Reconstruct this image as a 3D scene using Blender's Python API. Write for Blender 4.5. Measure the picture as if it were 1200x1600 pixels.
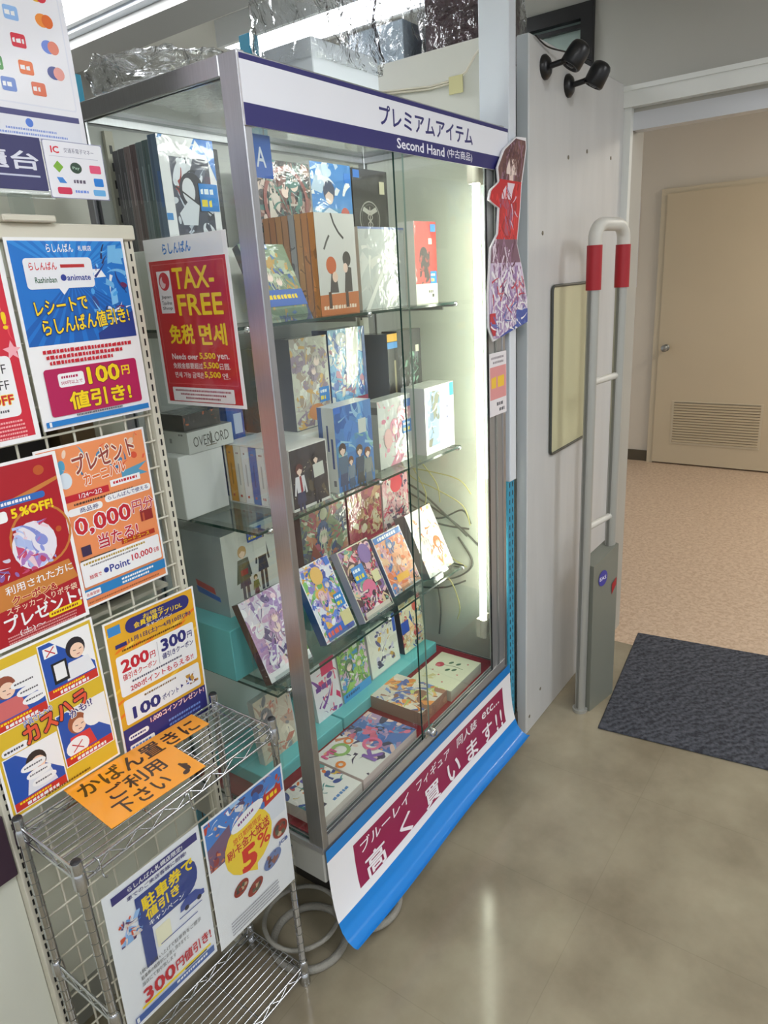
import bpy, bmesh, math, random
from mathutils import noise as mnoise
from mathutils import Vector, Matrix
R_ = math.radians
scene = bpy.context.scene
for o in list(bpy.data.objects):
    bpy.data.objects.remove(o)
COL = scene.collection

# ------------------------------------------------------------------ camera
cam_d = bpy.data.cameras.new('camera')
cam = bpy.data.objects.new('camera', cam_d)
COL.objects.link(cam)
scene.camera = cam
cam_d.sensor_fit = 'VERTICAL'
cam_d.sensor_height = 36.0
cam_d.lens = 24.574
cam_d.clip_start = 0.02
_rt = Vector((0.58039431, -0.81210424, -0.0602424))
_dn = Vector((-0.28914815, -0.13636045, -0.94752265))
_fw = Vector((0.76127249, 0.56735573, -0.31396127))
m = Matrix((_rt, -_dn, -_fw)).transposed().to_4x4()
m.translation = Vector((0, 0, 1.52))
cam.matrix_world = m

# ------------------------------------------------------------------ world, exposure
world = bpy.data.worlds.new('world')
scene.world = world
world.use_nodes = True
world.node_tree.nodes['Background'].inputs['Color'].default_value = (0.93, 0.97, 1.0, 1)
world.node_tree.nodes['Background'].inputs['Strength'].default_value = 0.42
scene.view_settings.view_transform = 'Standard'
scene.view_settings.look = 'None'
scene.view_settings.exposure = 0.78
scene.view_settings.gamma = 1.0
scene.view_settings.use_curve_mapping = False
scene.cycles.use_denoising = True
scene.cycles.max_bounces = 10
scene.cycles.transparent_max_bounces = 24
scene.cycles.caustics_reflective = False
scene.cycles.caustics_refractive = False
scene.cycles.sample_clamp_indirect = 6.0
LIGHT_SHOP = 11.0
LIGHT_DEEP = 13.0
LIGHT_HALL = 27.0
LIGHT_TUBE = 17.0
LIGHT_TOPTUBE = 14.0

# ------------------------------------------------------------------ colours and materials
def lin(c):
    r = []
    for v in c[:3]:
        v = v / 255.0
        r.append(v / 12.92 if v <= 0.04045 else ((v + 0.055) / 1.055) ** 2.4)
    return (r[0], r[1], r[2], 1.0)

MATS = {}
def mat(name, col=(200, 200, 200), rough=0.5, metal=0.0, coat=0.0, noise=0.0, nscale=20.0, bump=0.0, bscale=60.0, spec=0.5, stretch=None):
    if name in MATS:
        return MATS[name]
    mt = bpy.data.materials.new(name)
    mt.use_nodes = True
    nt = mt.node_tree
    b = nt.nodes['Principled BSDF']
    c = lin(col)
    b.inputs['Base Color'].default_value = c
    b.inputs['Roughness'].default_value = rough
    b.inputs['Metallic'].default_value = metal
    b.inputs['Specular IOR Level'].default_value = spec
    b.inputs['Coat Weight'].default_value = coat
    b.inputs['Coat Roughness'].default_value = 0.06
    tc = nt.nodes.new('ShaderNodeTexCoord')
    vec = tc.outputs['Object']
    if stretch:
        mp = nt.nodes.new('ShaderNodeMapping')
        mp.inputs['Scale'].default_value = stretch
        nt.links.new(vec, mp.inputs['Vector'])
        vec = mp.outputs['Vector']
    if noise > 0:
        n = nt.nodes.new('ShaderNodeTexNoise')
        n.inputs['Scale'].default_value = nscale
        n.inputs['Detail'].default_value = 5
        nt.links.new(vec, n.inputs['Vector'])
        rp = nt.nodes.new('ShaderNodeValToRGB')
        rp.color_ramp.elements[0].position = 0.3
        rp.color_ramp.elements[1].position = 0.7
        rp.color_ramp.elements[0].color = (c[0] * (1 - noise), c[1] * (1 - noise), c[2] * (1 - noise), 1)
        rp.color_ramp.elements[1].color = (min(1, c[0] * (1 + noise)), min(1, c[1] * (1 + noise)), min(1, c[2] * (1 + noise)), 1)
        nt.links.new(n.outputs['Fac'], rp.inputs['Fac'])
        nt.links.new(rp.outputs['Color'], b.inputs['Base Color'])
    if bump > 0:
        n2 = nt.nodes.new('ShaderNodeTexNoise')
        n2.inputs['Scale'].default_value = bscale
        n2.inputs['Detail'].default_value = 3
        nt.links.new(vec, n2.inputs['Vector'])
        bp = nt.nodes.new('ShaderNodeBump')
        bp.inputs['Strength'].default_value = bump
        bp.inputs['Distance'].default_value = 0.01
        nt.links.new(n2.outputs['Fac'], bp.inputs['Height'])
        nt.links.new(bp.outputs['Normal'], b.inputs['Normal'])
        nt.links.new(bp.outputs['Normal'], b.inputs['Coat Normal'])
    MATS[name] = mt
    return mt

def print_mat(name, rough, coat, bump, bscale):
    mt = bpy.data.materials.new(name)
    mt.use_nodes = True
    nt = mt.node_tree
    b = nt.nodes['Principled BSDF']
    a = nt.nodes.new('ShaderNodeAttribute')
    a.attribute_name = 'ink'
    nt.links.new(a.outputs['Color'], b.inputs['Base Color'])
    b.inputs['Roughness'].default_value = rough
    b.inputs['Coat Weight'].default_value = coat
    b.inputs['Coat Roughness'].default_value = 0.08
    if bump > 0:
        tc = nt.nodes.new('ShaderNodeTexCoord')
        n2 = nt.nodes.new('ShaderNodeTexNoise')
        n2.inputs['Scale'].default_value = bscale
        n2.inputs['Detail'].default_value = 2
        n2.inputs['Distortion'].default_value = 1.5
        nt.links.new(tc.outputs['Object'], n2.inputs['Vector'])
        bp = nt.nodes.new('ShaderNodeBump')
        bp.inputs['Strength'].default_value = bump
        bp.inputs['Distance'].default_value = 0.006
        nt.links.new(n2.outputs['Fac'], bp.inputs['Height'])
        nt.links.new(bp.outputs['Normal'], b.inputs['Coat Normal'])
    MATS[name] = mt
    return mt
PRINT = print_mat('printed_paper', 0.5, 0.12, 0, 0)
WRAP = print_mat('printed_film_wrapped', 0.45, 0.9, 0.3, 22)
CARD = print_mat('printed_card', 0.4, 0.25, 0, 0)

def glass_mat(name, tint, ior=1.45, rough=0.02, bump=0.0, bscale=20, boost=1.0):
    mt = bpy.data.materials.new(name)
    mt.use_nodes = True
    nt = mt.node_tree
    nt.nodes.remove(nt.nodes['Principled BSDF'])
    out = nt.nodes['Material Output']
    t = nt.nodes.new('ShaderNodeBsdfTransparent')
    t.inputs['Color'].default_value = (*tint, 1)
    g = nt.nodes.new('ShaderNodeBsdfGlossy')
    g.inputs['Roughness'].default_value = rough
    f = nt.nodes.new('ShaderNodeFresnel')
    geo = nt.nodes.new('ShaderNodeNewGeometry')
    pick = nt.nodes.new('ShaderNodeMix')
    pick.inputs['A'].default_value = ior
    pick.inputs['B'].default_value = 1.0 / ior
    nt.links.new(geo.outputs['Backfacing'], pick.inputs['Factor'])
    nt.links.new(pick.outputs['Result'], f.inputs['IOR'])
    mx = nt.nodes.new('ShaderNodeMixShader')
    fac = f.outputs['Fac']
    if boost != 1.0:
        mu = nt.nodes.new('ShaderNodeMath')
        mu.operation = 'MULTIPLY'
        mu.use_clamp = True
        mu.inputs[1].default_value = boost
        nt.links.new(fac, mu.inputs[0])
        fac = mu.outputs[0]
    nt.links.new(fac, mx.inputs['Fac'])
    nt.links.new(t.outputs[0], mx.inputs[1])
    nt.links.new(g.outputs[0], mx.inputs[2])
    nt.links.new(mx.outputs[0], out.inputs['Surface'])
    if bump > 0:
        tc = nt.nodes.new('ShaderNodeTexCoord')
        n2 = nt.nodes.new('ShaderNodeTexNoise')
        n2.inputs['Scale'].default_value = bscale
        n2.inputs['Detail'].default_value = 3
        n2.inputs['Distortion'].default_value = 2.0
        nt.links.new(tc.outputs['Object'], n2.inputs['Vector'])
        bp = nt.nodes.new('ShaderNodeBump')
        bp.inputs['Strength'].default_value = bump
        bp.inputs['Distance'].default_value = 0.02
        nt.links.new(n2.outputs['Fac'], bp.inputs['Height'])
        nt.links.new(bp.outputs['Normal'], g.inputs['Normal'])
        nt.links.new(bp.outputs['Normal'], f.inputs['Normal'])
    MATS[name] = mt
    return mt
GLASS = glass_mat('clear_glass', (0.975, 0.992, 0.98))
GEDGE2 = mat('pale_glass_edge', (140, 165, 155), 0.15)
SHELFG = glass_mat('shelf_glass', (0.9, 0.965, 0.945))
FILM = glass_mat('clear_film', (0.95, 0.96, 0.97), ior=1.5, rough=0.14, bump=0.8, bscale=18, boost=2.6)
SLEEVE = glass_mat('clear_sleeve', (0.97, 0.98, 0.98), ior=1.35, rough=0.12, bump=0.15, bscale=8)
ACRYL = glass_mat('clear_acrylic', (0.9, 0.93, 0.93), ior=1.5, rough=0.03, boost=1.6)
GEDGE = mat('green_glass_edge', (36, 62, 56), 0.15)

def emit_mat(name, col, strength):
    mt = bpy.data.materials.new(name)
    mt.use_nodes = True
    b = mt.node_tree.nodes['Principled BSDF']
    b.inputs['Base Color'].default_value = lin(col)
    b.inputs['Emission Color'].default_value = lin(col)
    b.inputs['Emission Strength'].default_value = strength
    MATS[name] = mt
    return mt

ALU = mat('aluminium', (186, 187, 192), 0.32, 1.0, noise=0.06, nscale=8, stretch=(60, 60, 1.5))
ALUW = mat('satin_aluminium', (205, 205, 208), 0.38, 0.85)
CHROME = mat('chrome', (200, 202, 206), 0.16, 1.0)
STEEL = mat('grey_steel', (150, 152, 150), 0.4, 0.7)
WHITEP = mat('white_board', (226, 228, 224), 0.5, noise=0.03, nscale=3)
IVORY = mat('ivory_metal', (214, 210, 194), 0.45)
BLACK = mat('black_plastic', (18, 18, 21), 0.35)
DARK = mat('dark_plastic', (38, 38, 42), 0.5)
BLUEM = mat('blue_metal', (60, 158, 192), 0.45)
WHITEM = mat('white_metal', (218, 224, 232), 0.35)

# ------------------------------------------------------------------ mesh builder
class MB:
    def __init__(self):
        self.v = []; self.f = []; self.c = []; self.mi = []; self.sm = []
        self.mats = []
    def mid(self, mt):
        if mt not in self.mats:
            self.mats.append(mt)
        return self.mats.index(mt)
    def face(self, pts, mt, col=(255, 255, 255), smooth=False):
        b = len(self.v)
        self.v += [tuple(p) for p in pts]
        self.f.append(tuple(range(b, b + len(pts))))
        self.c.append(lin(col)); self.mi.append(self.mid(mt)); self.sm.append(smooth)
    def mesh(self, verts, faces, mt, col=(255, 255, 255), smooth=False):
        b = len(self.v)
        self.v += [tuple(p) for p in verts]
        k = self.mid(mt); c = lin(col)
        for f in faces:
            self.f.append(tuple(b + i for i in f))
            self.c.append(c); self.mi.append(k); self.sm.append(smooth)
    def box(self, x0, y0, z0, x1, y1, z1, mt, col=(255, 255, 255), ch=0.0, skip=()):
        if ch > 0:
            c = ch
            vs = []
            # chamfered box: 24 verts
            for sx, x in ((1, x0), (-1, x1)):
                for sy, y in ((1, y0), (-1, y1)):
                    for sz, z in ((1, z0), (-1, z1)):
                        vs.append((x, y + sy * c, z + sz * c))
                        vs.append((x + sx * c, y, z + sz * c))
                        vs.append((x + sx * c, y + sy * c, z))
            def I(a, b, d, k): return (a * 4 + b * 2 + d) * 3 + k
            fs = []
            fs.append([I(0,0,0,0), I(0,0,1,0), I(0,1,1,0), I(0,1,0,0)])
            fs.append([I(1,0,0,0), I(1,1,0,0), I(1,1,1,0), I(1,0,1,0)])
            fs.append([I(0,0,0,1), I(1,0,0,1), I(1,0,1,1), I(0,0,1,1)])
            fs.append([I(0,1,0,1), I(0,1,1,1), I(1,1,1,1), I(1,1,0,1)])
            fs.append([I(0,0,0,2), I(0,1,0,2), I(1,1,0,2), I(1,0,0,2)])
            fs.append([I(0,0,1,2), I(1,0,1,2), I(1,1,1,2), I(0,1,1,2)])
            for d in (0, 1):
                for b in (0, 1):
                    fs.append([I(0,b,d,1), I(0,b,d,2), I(1,b,d,2), I(1,b,d,1)])
                for a in (0, 1):
                    fs.append([I(a,0,d,0), I(a,0,d,2), I(a,1,d,2), I(a,1,d,0)])
            for a in (0, 1):
                for b in (0, 1):
                    fs.append([I(a,b,0,0), I(a,b,0,1), I(a,b,1,1), I(a,b,1,0)])
                    for d in (0, 1):
                        fs.append([I(a,b,d,0), I(a,b,d,1), I(a,b,d,2)])
            # orient outward
            cx, cy, cz = (x0+x1)/2, (y0+y1)/2, (z0+z1)/2
            out = []
            for f in fs:
                p = [Vector(vs[i]) for i in f]
                n = (p[1]-p[0]).cross(p[2]-p[0])
                ctr = sum(p, Vector()) / len(p) - Vector((cx, cy, cz))
                out.append(f if n.dot(ctr) > 0 else f[::-1])
            self.mesh(vs, out, mt, col)
            return
        vs = [(x0,y0,z0),(x1,y0,z0),(x1,y1,z0),(x0,y1,z0),(x0,y0,z1),(x1,y0,z1),(x1,y1,z1),(x0,y1,z1)]
        fs = {'b':(0,3,2,1),'t':(4,5,6,7),'f':(0,1,5,4),'k':(2,3,7,6),'l':(3,0,4,7),'r':(1,2,6,5)}
        self.mesh(vs, [f for k, f in fs.items() if k not in skip], mt, col)
    def pane(self, x0, y0, z0, x1, y1, z1, mt, edge, axis):
        vs = [(x0,y0,z0),(x1,y0,z0),(x1,y1,z0),(x0,y1,z0),(x0,y0,z1),(x1,y0,z1),(x1,y1,z1),(x0,y1,z1)]
        fs = {'b':(0,3,2,1),'t':(4,5,6,7),'f':(0,1,5,4),'k':(2,3,7,6),'l':(3,0,4,7),'r':(1,2,6,5)}
        main = {'x':'lr','y':'fk','z':'bt'}[axis]
        for k, f in fs.items():
            self.mesh(vs, [f], mt if k in main else edge)
    def tube(self, pts, r, mt, n=8, col=(255,255,255), cap=True, closed=False):
        P = [Vector(p) for p in pts]
        L = len(P)
        rad = r if isinstance(r, (list, tuple)) else [r] * L
        vs = []; fs = []
        prev = None
        for i, p in enumerate(P):
            if closed:
                t = (P[(i+1) % L] - P[i-1])
            else:
                t = P[min(i+1, L-1)] - P[max(i-1, 0)]
            t.normalize()
            if prev is None:
                a = Vector((0,0,1)) if abs(t.z) < 0.9 else Vector((1,0,0))
                u = t.cross(a).normalized()
            else:
                u = prev - t * prev.dot(t)
                u.normalize()
            prev = u
            w = t.cross(u)
            for k in range(n):
                q = 2 * math.pi * k / n
                vs.append(p + (u * math.cos(q) + w * math.sin(q)) * rad[i])
        rng = range(L) if closed else range(L - 1)
        for i in rng:
            j = (i + 1) % L
            for k in range(n):
                fs.append((i*n+k, i*n+(k+1)%n, j*n+(k+1)%n, j*n+k))
        self.mesh(vs, fs, mt, col, smooth=True)
        if cap and not closed:
            self.mesh(vs[:n], [tuple(range(n))[::-1]], mt, col)
            self.mesh(vs[-n:], [tuple(range(n))], mt, col)
    def lathe(self, prof, mt, n=16, origin=(0,0,0), col=(255,255,255), axis='z'):
        vs = []; fs = []
        for (r, h) in prof:
            for k in range(n):
                q = 2*math.pi*k/n
                a, b = r*math.cos(q), r*math.sin(q)
                p = {'z':(a,b,h),'y':(b,h,a),'x':(h,a,b)}[axis]
                vs.append((origin[0]+p[0], origin[1]+p[1], origin[2]+p[2]))
        for i in range(len(prof)-1):
            for k in range(n):
                fs.append((i*n+k, i*n+(k+1)%n, (i+1)*n+(k+1)%n, (i+1)*n+k))
        self.mesh(vs, fs, mt, col, smooth=True)
        if prof[0][0] > 1e-5: self.mesh(vs[:n], [tuple(range(n))[::-1]], mt, col)
        if prof[-1][0] > 1e-5: self.mesh(vs[-n:], [tuple(range(n))], mt, col)
    def xform(self, M):
        self.v = [tuple(M @ Vector(p)) for p in self.v]
        return self
    def build(self, name, parent=None, loc=(0,0,0), rot=(0,0,0)):
        me = bpy.data.meshes.new(name)
        me.from_pydata(self.v, [], self.f)
        for mt in self.mats: me.materials.append(mt)
        me.polygons.foreach_set('material_index', self.mi)
        me.polygons.foreach_set('use_smooth', self.sm)
        at = me.color_attributes.new('ink', 'FLOAT_COLOR', 'CORNER')
        buf = []
        for f, c in zip(self.f, self.c):
            buf += list(c) * len(f)
        at.data.foreach_set('color', buf)
        me.update()
        ob = bpy.data.objects.new(name, me)
        COL.objects.link(ob)
        ob.location = loc; ob.rotation_euler = rot
        if parent: ob.parent = parent
        return ob

def tag(o, label, cat, group=None):
    o['label'] = label; o['category'] = cat
    if group: o['group'] = group
    return o
def thing(name, label, cat, loc=(0,0,0), rot=(0,0,0), group=None):
    o = bpy.data.objects.new(name, None)
    o.empty_display_size = 0.05
    COL.objects.link(o)
    o.location = loc; o.rotation_euler = rot
    return tag(o, label, cat, group)
def struct(mb, name):
    o = mb.build(name); o['kind'] = 'structure'; return o
def sbox(name, x0, y0, z0, x1, y1, z1, mt):
    b = MB(); b.box(x0,y0,z0,x1,y1,z1,mt); return struct(b, name)

# ------------------------------------------------------------------ print layers
_TX = {}
def text_mesh(s):
    if s in _TX: return _TX[s]
    c = bpy.data.curves.new('t', 'FONT')
    c.body = s; c.resolution_u = 2
    o = bpy.data.objects.new('t', c)
    me = o.to_mesh()
    vs = [(v.co.x, v.co.y) for v in me.vertices]
    fs = [tuple(p.vertices) for p in me.polygons]
    o.to_mesh_clear()
    bpy.data.objects.remove(o); bpy.data.curves.remove(c)
    x0 = min(v[0] for v in vs); x1 = max(v[0] for v in vs)
    y0 = min(v[1] for v in vs); y1 = max(v[1] for v in vs)
    _TX[s] = (vs, fs, x0, x1, y0, y1)
    return _TX[s]
def thicken(vs, fs, r, n):
    """heavier strokes: the glyph repeated around a small circle"""
    if r <= 0: return vs, fs
    V = []; F = []
    for k in range(n):
        a = 2*math.pi*(k+.5)/n
        o = len(V); dx, dy = r*math.cos(a), r*math.sin(a)
        V += [(x+dx, y+dy) for x, y in vs]
        F += [tuple(o+i for i in f) for f in fs]
    return V, F

def clip_poly(p, x0, y0, x1, y1):
    for ax, lim, sg in ((0, x0, 1), (0, x1, -1), (1, y0, 1), (1, y1, -1)):
        out = []
        for i in range(len(p)):
            a, b = p[i-1], p[i]
            ia = sg * (a[ax] - lim) >= 0; ib = sg * (b[ax] - lim) >= 0
            if ia != ib:
                t = (lim - a[ax]) / (b[ax] - a[ax])
                out.append((a[0] + t*(b[0]-a[0]), a[1] + t*(b[1]-a[1])))
            if ib: out.append(b)
        p = out
        if len(p) < 3: return []
    return p

LAY = 0.00002
class Print:
    """flat print, millimetres, origin top left"""
    def __init__(self, w, h, bg=(245, 245, 245), seed=1):
        self.w = w; self.h = h; self.ops = []; self.clip = (0, 0, w, h)
        self.rng = random.Random(seed); self.fine = False
        self.rect(0, 0, w, h, bg)
    def poly(self, p, c):
        p = clip_poly(p, *self.clip)
        if p: self.ops.append((p, [tuple(range(len(p)))], c) + ((0,) if self.fine else ()))
        return self
    def rect(self, x, y, w, h, c, rot=0):
        return self.poly(self._r([(x,y),(x+w,y),(x+w,y+h),(x,y+h)], x+w/2, y+h/2, rot), c)
    def _r(self, p, cx, cy, rot):
        if not rot: return p
        a = R_(rot); ca, sa = math.cos(a), math.sin(a)
        return [(cx+(x-cx)*ca-(y-cy)*sa, cy+(x-cx)*sa+(y-cy)*ca) for x, y in p]
    def rrect(self, x, y, w, h, r, c, rot=0):
        p = []
        for cx, cy, a0 in ((x+w-r, y+r, -90), (x+w-r, y+h-r, 0), (x+r, y+h-r, 90), (x+r, y+r, 180)):
            for k in range(5):
                a = R_(a0 + k * 22.5)
                p.append((cx + r*math.cos(a), cy + r*math.sin(a)))
        return self.poly(self._r(p, x+w/2, y+h/2, rot), c)
    def ell(self, cx, cy, rx, ry, c, rot=0, n=18):
        p = [(cx+rx*math.cos(2*math.pi*k/n), cy+ry*math.sin(2*math.pi*k/n)) for k in range(n)]
        return self.poly(self._r(p, cx, cy, rot), c)
    def ring(self, cx, cy, r, t, c, n=24):
        for k in range(n):
            a, b = 2*math.pi*k/n, 2*math.pi*(k+1)/n
            self.poly([(cx+r*math.cos(a), cy+r*math.sin(a)), (cx+r*math.cos(b), cy+r*math.sin(b)),
                       (cx+(r-t)*math.cos(b), cy+(r-t)*math.sin(b)), (cx+(r-t)*math.cos(a), cy+(r-t)*math.sin(a))], c)
        return self
    def line(self, x0, y0, x1, y1, t, c):
        d = math.hypot(x1-x0, y1-y0) or 1
        nx, ny = -(y1-y0)/d*t/2, (x1-x0)/d*t/2
        return self.poly([(x0+nx,y0+ny),(x1+nx,y1+ny),(x1-nx,y1-ny),(x0-nx,y0-ny)], c)
    def curve(self, pts, t, c):
        f = self.fine; self.fine = True
        for i in range(len(pts)-1):
            self.line(*pts[i], *pts[i+1], t, c)
        self.fine = f
        return self
    def text(self, s, x, y, w, h, c, bold=0.0, rot=0, ol=None, olw=0.03):
        """string stretched into the box x,y,w,h"""
        vs, fs, x0, x1, y0, y1 = text_mesh(s)
        x0 -= bold; x1 += bold; y0 -= bold; y1 += bold
        sx = w / max(x1-x0, 1e-6); sy = h / max(y1-y0, 1e-6)
        for col, b, n in (([(ol, bold + olw, 10)] if ol else []) + [(c, bold, 6)]):
            V, F = thicken(vs, fs, b, n)
            p = [(x + (vx-x0)*sx, y + h - (vy-y0)*sy) for vx, vy in V]
            p = self._r(p, x+w/2, y+h/2, rot)
            self.ops.append((p, [f[::-1] for f in F], col, n if b > 0 else 1))
        return self
    def greek(self, x, y, w, h, c, rot=0):
        """a line of print too small to read in the photograph"""
        cx = x; f = self.fine; self.fine = True
        while cx < x + w:
            l = self.rng.uniform(0.5, 1.3) * h
            if cx + l > x + w: break
            p = [(cx, y + self.rng.uniform(0, .25)*h), (cx+l, y), (cx+l, y+h), (cx, y+h)]
            self.poly(self._r(p, x+w/2, y+h/2, rot), c)
            cx += l + 0.3*h
        self.fine = f
        return self
    def art(self, x0, y0, x1, y1, pal, n=60, smin=.04, smax=.28, seed=None):
        rg = random.Random(seed) if seed is not None else self.rng
        old = self.clip; self.clip = (x0, y0, x1, y1); self.fine = True
        W = x1-x0; H = y1-y0; S = min(W, H)
        for i in range(n):
            c = rg.choice(pal)
            j = rg.uniform(-14, 14)
            c = tuple(max(0, min(255, v + j)) for v in c)
            s = S * (smax + (smin - smax) * (i / n) ** 0.7) * rg.uniform(.7, 1.3)
            cx = x0 + W*rg.random(); cy = y0 + H*rg.random()
            k = rg.random()
            if k < .28:
                self.ell(cx, cy, s*.8, s*rg.uniform(.25, .7), c, rg.uniform(0, 180))
            elif k < .86:
                # a tapering swoosh
                a = rg.uniform(0, 6.28); b = rg.uniform(-1.6, 1.6); L = s*2.4; t = s*rg.uniform(.08, .32)
                pts = []
                x, y = cx, cy
                for q in range(7):
                    pts.append((x, y, t*(1-q/6.0)+.1))
                    x += math.cos(a)*L/6; y += math.sin(a)*L/6; a += b/6
                for q in range(6):
                    (xa, ya, ta), (xb, yb, tb) = pts[q], pts[q+1]
                    d = math.hypot(xb-xa, yb-ya) or 1
                    nx, ny = -(yb-ya)/d, (xb-xa)/d
                    self.poly([(xa+nx*ta, ya+ny*ta), (xb+nx*tb, yb+ny*tb), (xb-nx*tb, yb-ny*tb), (xa-nx*ta, ya-ny*ta)], c)
            else:
                a = rg.uniform(0, 360)
                p = [(cx-s, cy-s*.2), (cx+s*.6, cy-s*.5), (cx+s, cy+s*.3), (cx-s*.4, cy+s*.5)]
                self.poly(self._r(p, cx, cy, a), c)
        self.clip = old; self.fine = False
        return self
    def head(self, cx, cy, r, hair, skin=(240, 216, 204)):
        """a small blank head with swept hair"""
        rg = self.rng
        d = tuple(v*.78 for v in hair)
        self.ell(cx, cy, r, r*1.08, hair)
        for k in range(7):
            a = rg.uniform(.2, 2.9); self.curve([(cx+r*.8*math.cos(a), cy+r*.5*math.sin(a)), (cx+r*1.2*math.cos(a+.15), cy+r*1.5*math.sin(a)), (cx+r*1.25*math.cos(a), cy+r*2.1*math.sin(a))], r*.22, hair if k % 2 else d)
        self.ell(cx+r*.05, cy+r*.3, r*.6, r*.66, skin)
        for k in range(5):
            x = cx - r*.6 + k*r*.3
            self.poly([(x, cy-r*.5), (x+r*.34, cy-r*.5), (x+r*.1, cy+r*.25)], hair if k % 2 else d)
        return self
    def figure(self, cx, y, hh, hair, skin, coat, leg, lean=0):
        """a plain faceless figure"""
        u = hh / 7.0
        self.ell(cx, y+.62*u, .62*u, .68*u, hair)
        self.ell(cx+lean*u, y+.78*u, .42*u, .46*u, skin)
        self.poly([(cx-.55*u, y+.2*u), (cx+.55*u, y+.2*u), (cx+.5*u, y+.74*u), (cx+.12*u, y+.58*u)], hair); self.poly([(cx-.55*u, y+.2*u), (cx+.2*u, y+.2*u), (cx-.15*u, y+.62*u), (cx-.5*u, y+.76*u)], hair)
        self.rect(cx-.16*u, y+1.15*u, .32*u, .3*u, skin)
        self.poly([(cx-.75*u, y+1.4*u), (cx+.75*u, y+1.4*u), (cx+.6*u, y+3.4*u), (cx-.6*u, y+3.4*u)], coat)
        self.poly([(cx-.75*u, y+1.4*u), (cx-.55*u, y+1.9*u), (cx-.85*u, y+3.6*u), (cx-1.1*u, y+3.5*u)], coat)
        self.poly([(cx+.75*u, y+1.4*u), (cx+1.1*u, y+3.5*u), (cx+.85*u, y+3.6*u), (cx+.55*u, y+1.9*u)], coat)
        self.poly([(cx-.6*u, y+3.3*u), (cx+.6*u, y+3.3*u), (cx+.8*u, y+4.6*u), (cx-.8*u, y+4.6*u)], leg)
        self.rect(cx-.5*u, y+4.5*u, .4*u, 2.3*u, leg)
        self.rect(cx+.1*u, y+4.5*u, .4*u, 2.3*u, leg)
        return self
    def into(self, mb, fr, mt=None):
        mt = mt or PRINT
        for p, fs, c, l in self.layers():
            mb.mesh([fr(a / 1000.0, b / 1000.0, l) for a, b in p], [f[::-1] for f in fs], mt, c)
    def layers(self):
        """every operation a hair above the one before"""
        l = 0.0
        for op in self.ops:
            p, fs, c = op[:3]; n = op[3] if len(op) > 3 else 1
            l += LAY if n else 0.0000015
            if n < 2:
                yield p, fs, c, l
                continue
            a, f = len(p)//n, len(fs)//n
            for k in range(n):
                yield p[k*a:(k+1)*a], [tuple(i - k*a for i in t) for t in fs[k*f:(k+1)*f]], c, l
                l += 0.00001

def front_frame(h, x0=0.0, y0=0.0, z0=0.0):
    return lambda a, b, l: (x0 + a, y0 - l, z0 + h - b)
def left_frame(d, h):
    return lambda a, b, l: (-l, d - a, h - b)
def top_frame(d, h):
    return lambda a, b, l: (a, d - b, h + l)

def sheet(name, P, loc, rot=(0,0,0), t=0.0008, mt=None, back=(235,235,235), parent=None):
    """a printed sheet: local x right, z up, facing -y, origin bottom left"""
    b = MB(); w, h = P.w/1000, P.h/1000
    b.box(0, 0, 0, w, t, h, mt or PRINT, back)
    P.into(b, front_frame(h), mt)
    return b.build(name, parent, loc, rot)

def box_item(name, label, cat, loc, w, d, h, front=None, left=None, top=None, side=(225,225,225), topc=None, leftc=None, mt=None, rot=(0,0,0), group=None):
    """a printed box, origin front left bottom"""
    b = MB(); mt = mt or WRAP
    b.box(0, 0, 0, w, d, h, mt, side, skip=('l','t'))
    b.mesh([(0,0,0),(0,d,0),(0,d,h),(0,0,h)], [(0,3,2,1)], mt, leftc or side)
    b.mesh([(0,0,h),(w,0,h),(w,d,h),(0,d,h)], [(0,1,2,3)], mt, topc or side)
    if front: front.into(b, front_frame(h), mt)
    if left: left.into(b, left_frame(d, h), mt)
    if top: top.into(b, top_frame(d, h), mt)
    o = b.build(name, None, loc, rot)
    return tag(o, label, cat, group)

def sticker(parent, x, z, w, h, cols=((40, 130, 210), (235, 215, 60)), name='price_sticker'):
    """a small tag stuck on a box front, x,z of its bottom left in the box's own frame"""
    P = Print(w*1000, h*1000, cols[0])
    if len(cols) > 1:
        P.greek(w*80, h*180, w*800, h*200, (235, 245, 250))
        P.greek(w*80, h*580, w*800, h*260, cols[1])
    b = MB(); b.box(0, 0, 0, w, 0.0004, h, PRINT, cols[0]); P.into(b, front_frame(h))
    y = min(v.co.y for v in parent.data.vertices) - 0.0006
    return b.build(name, parent, (x, y, z))
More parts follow.
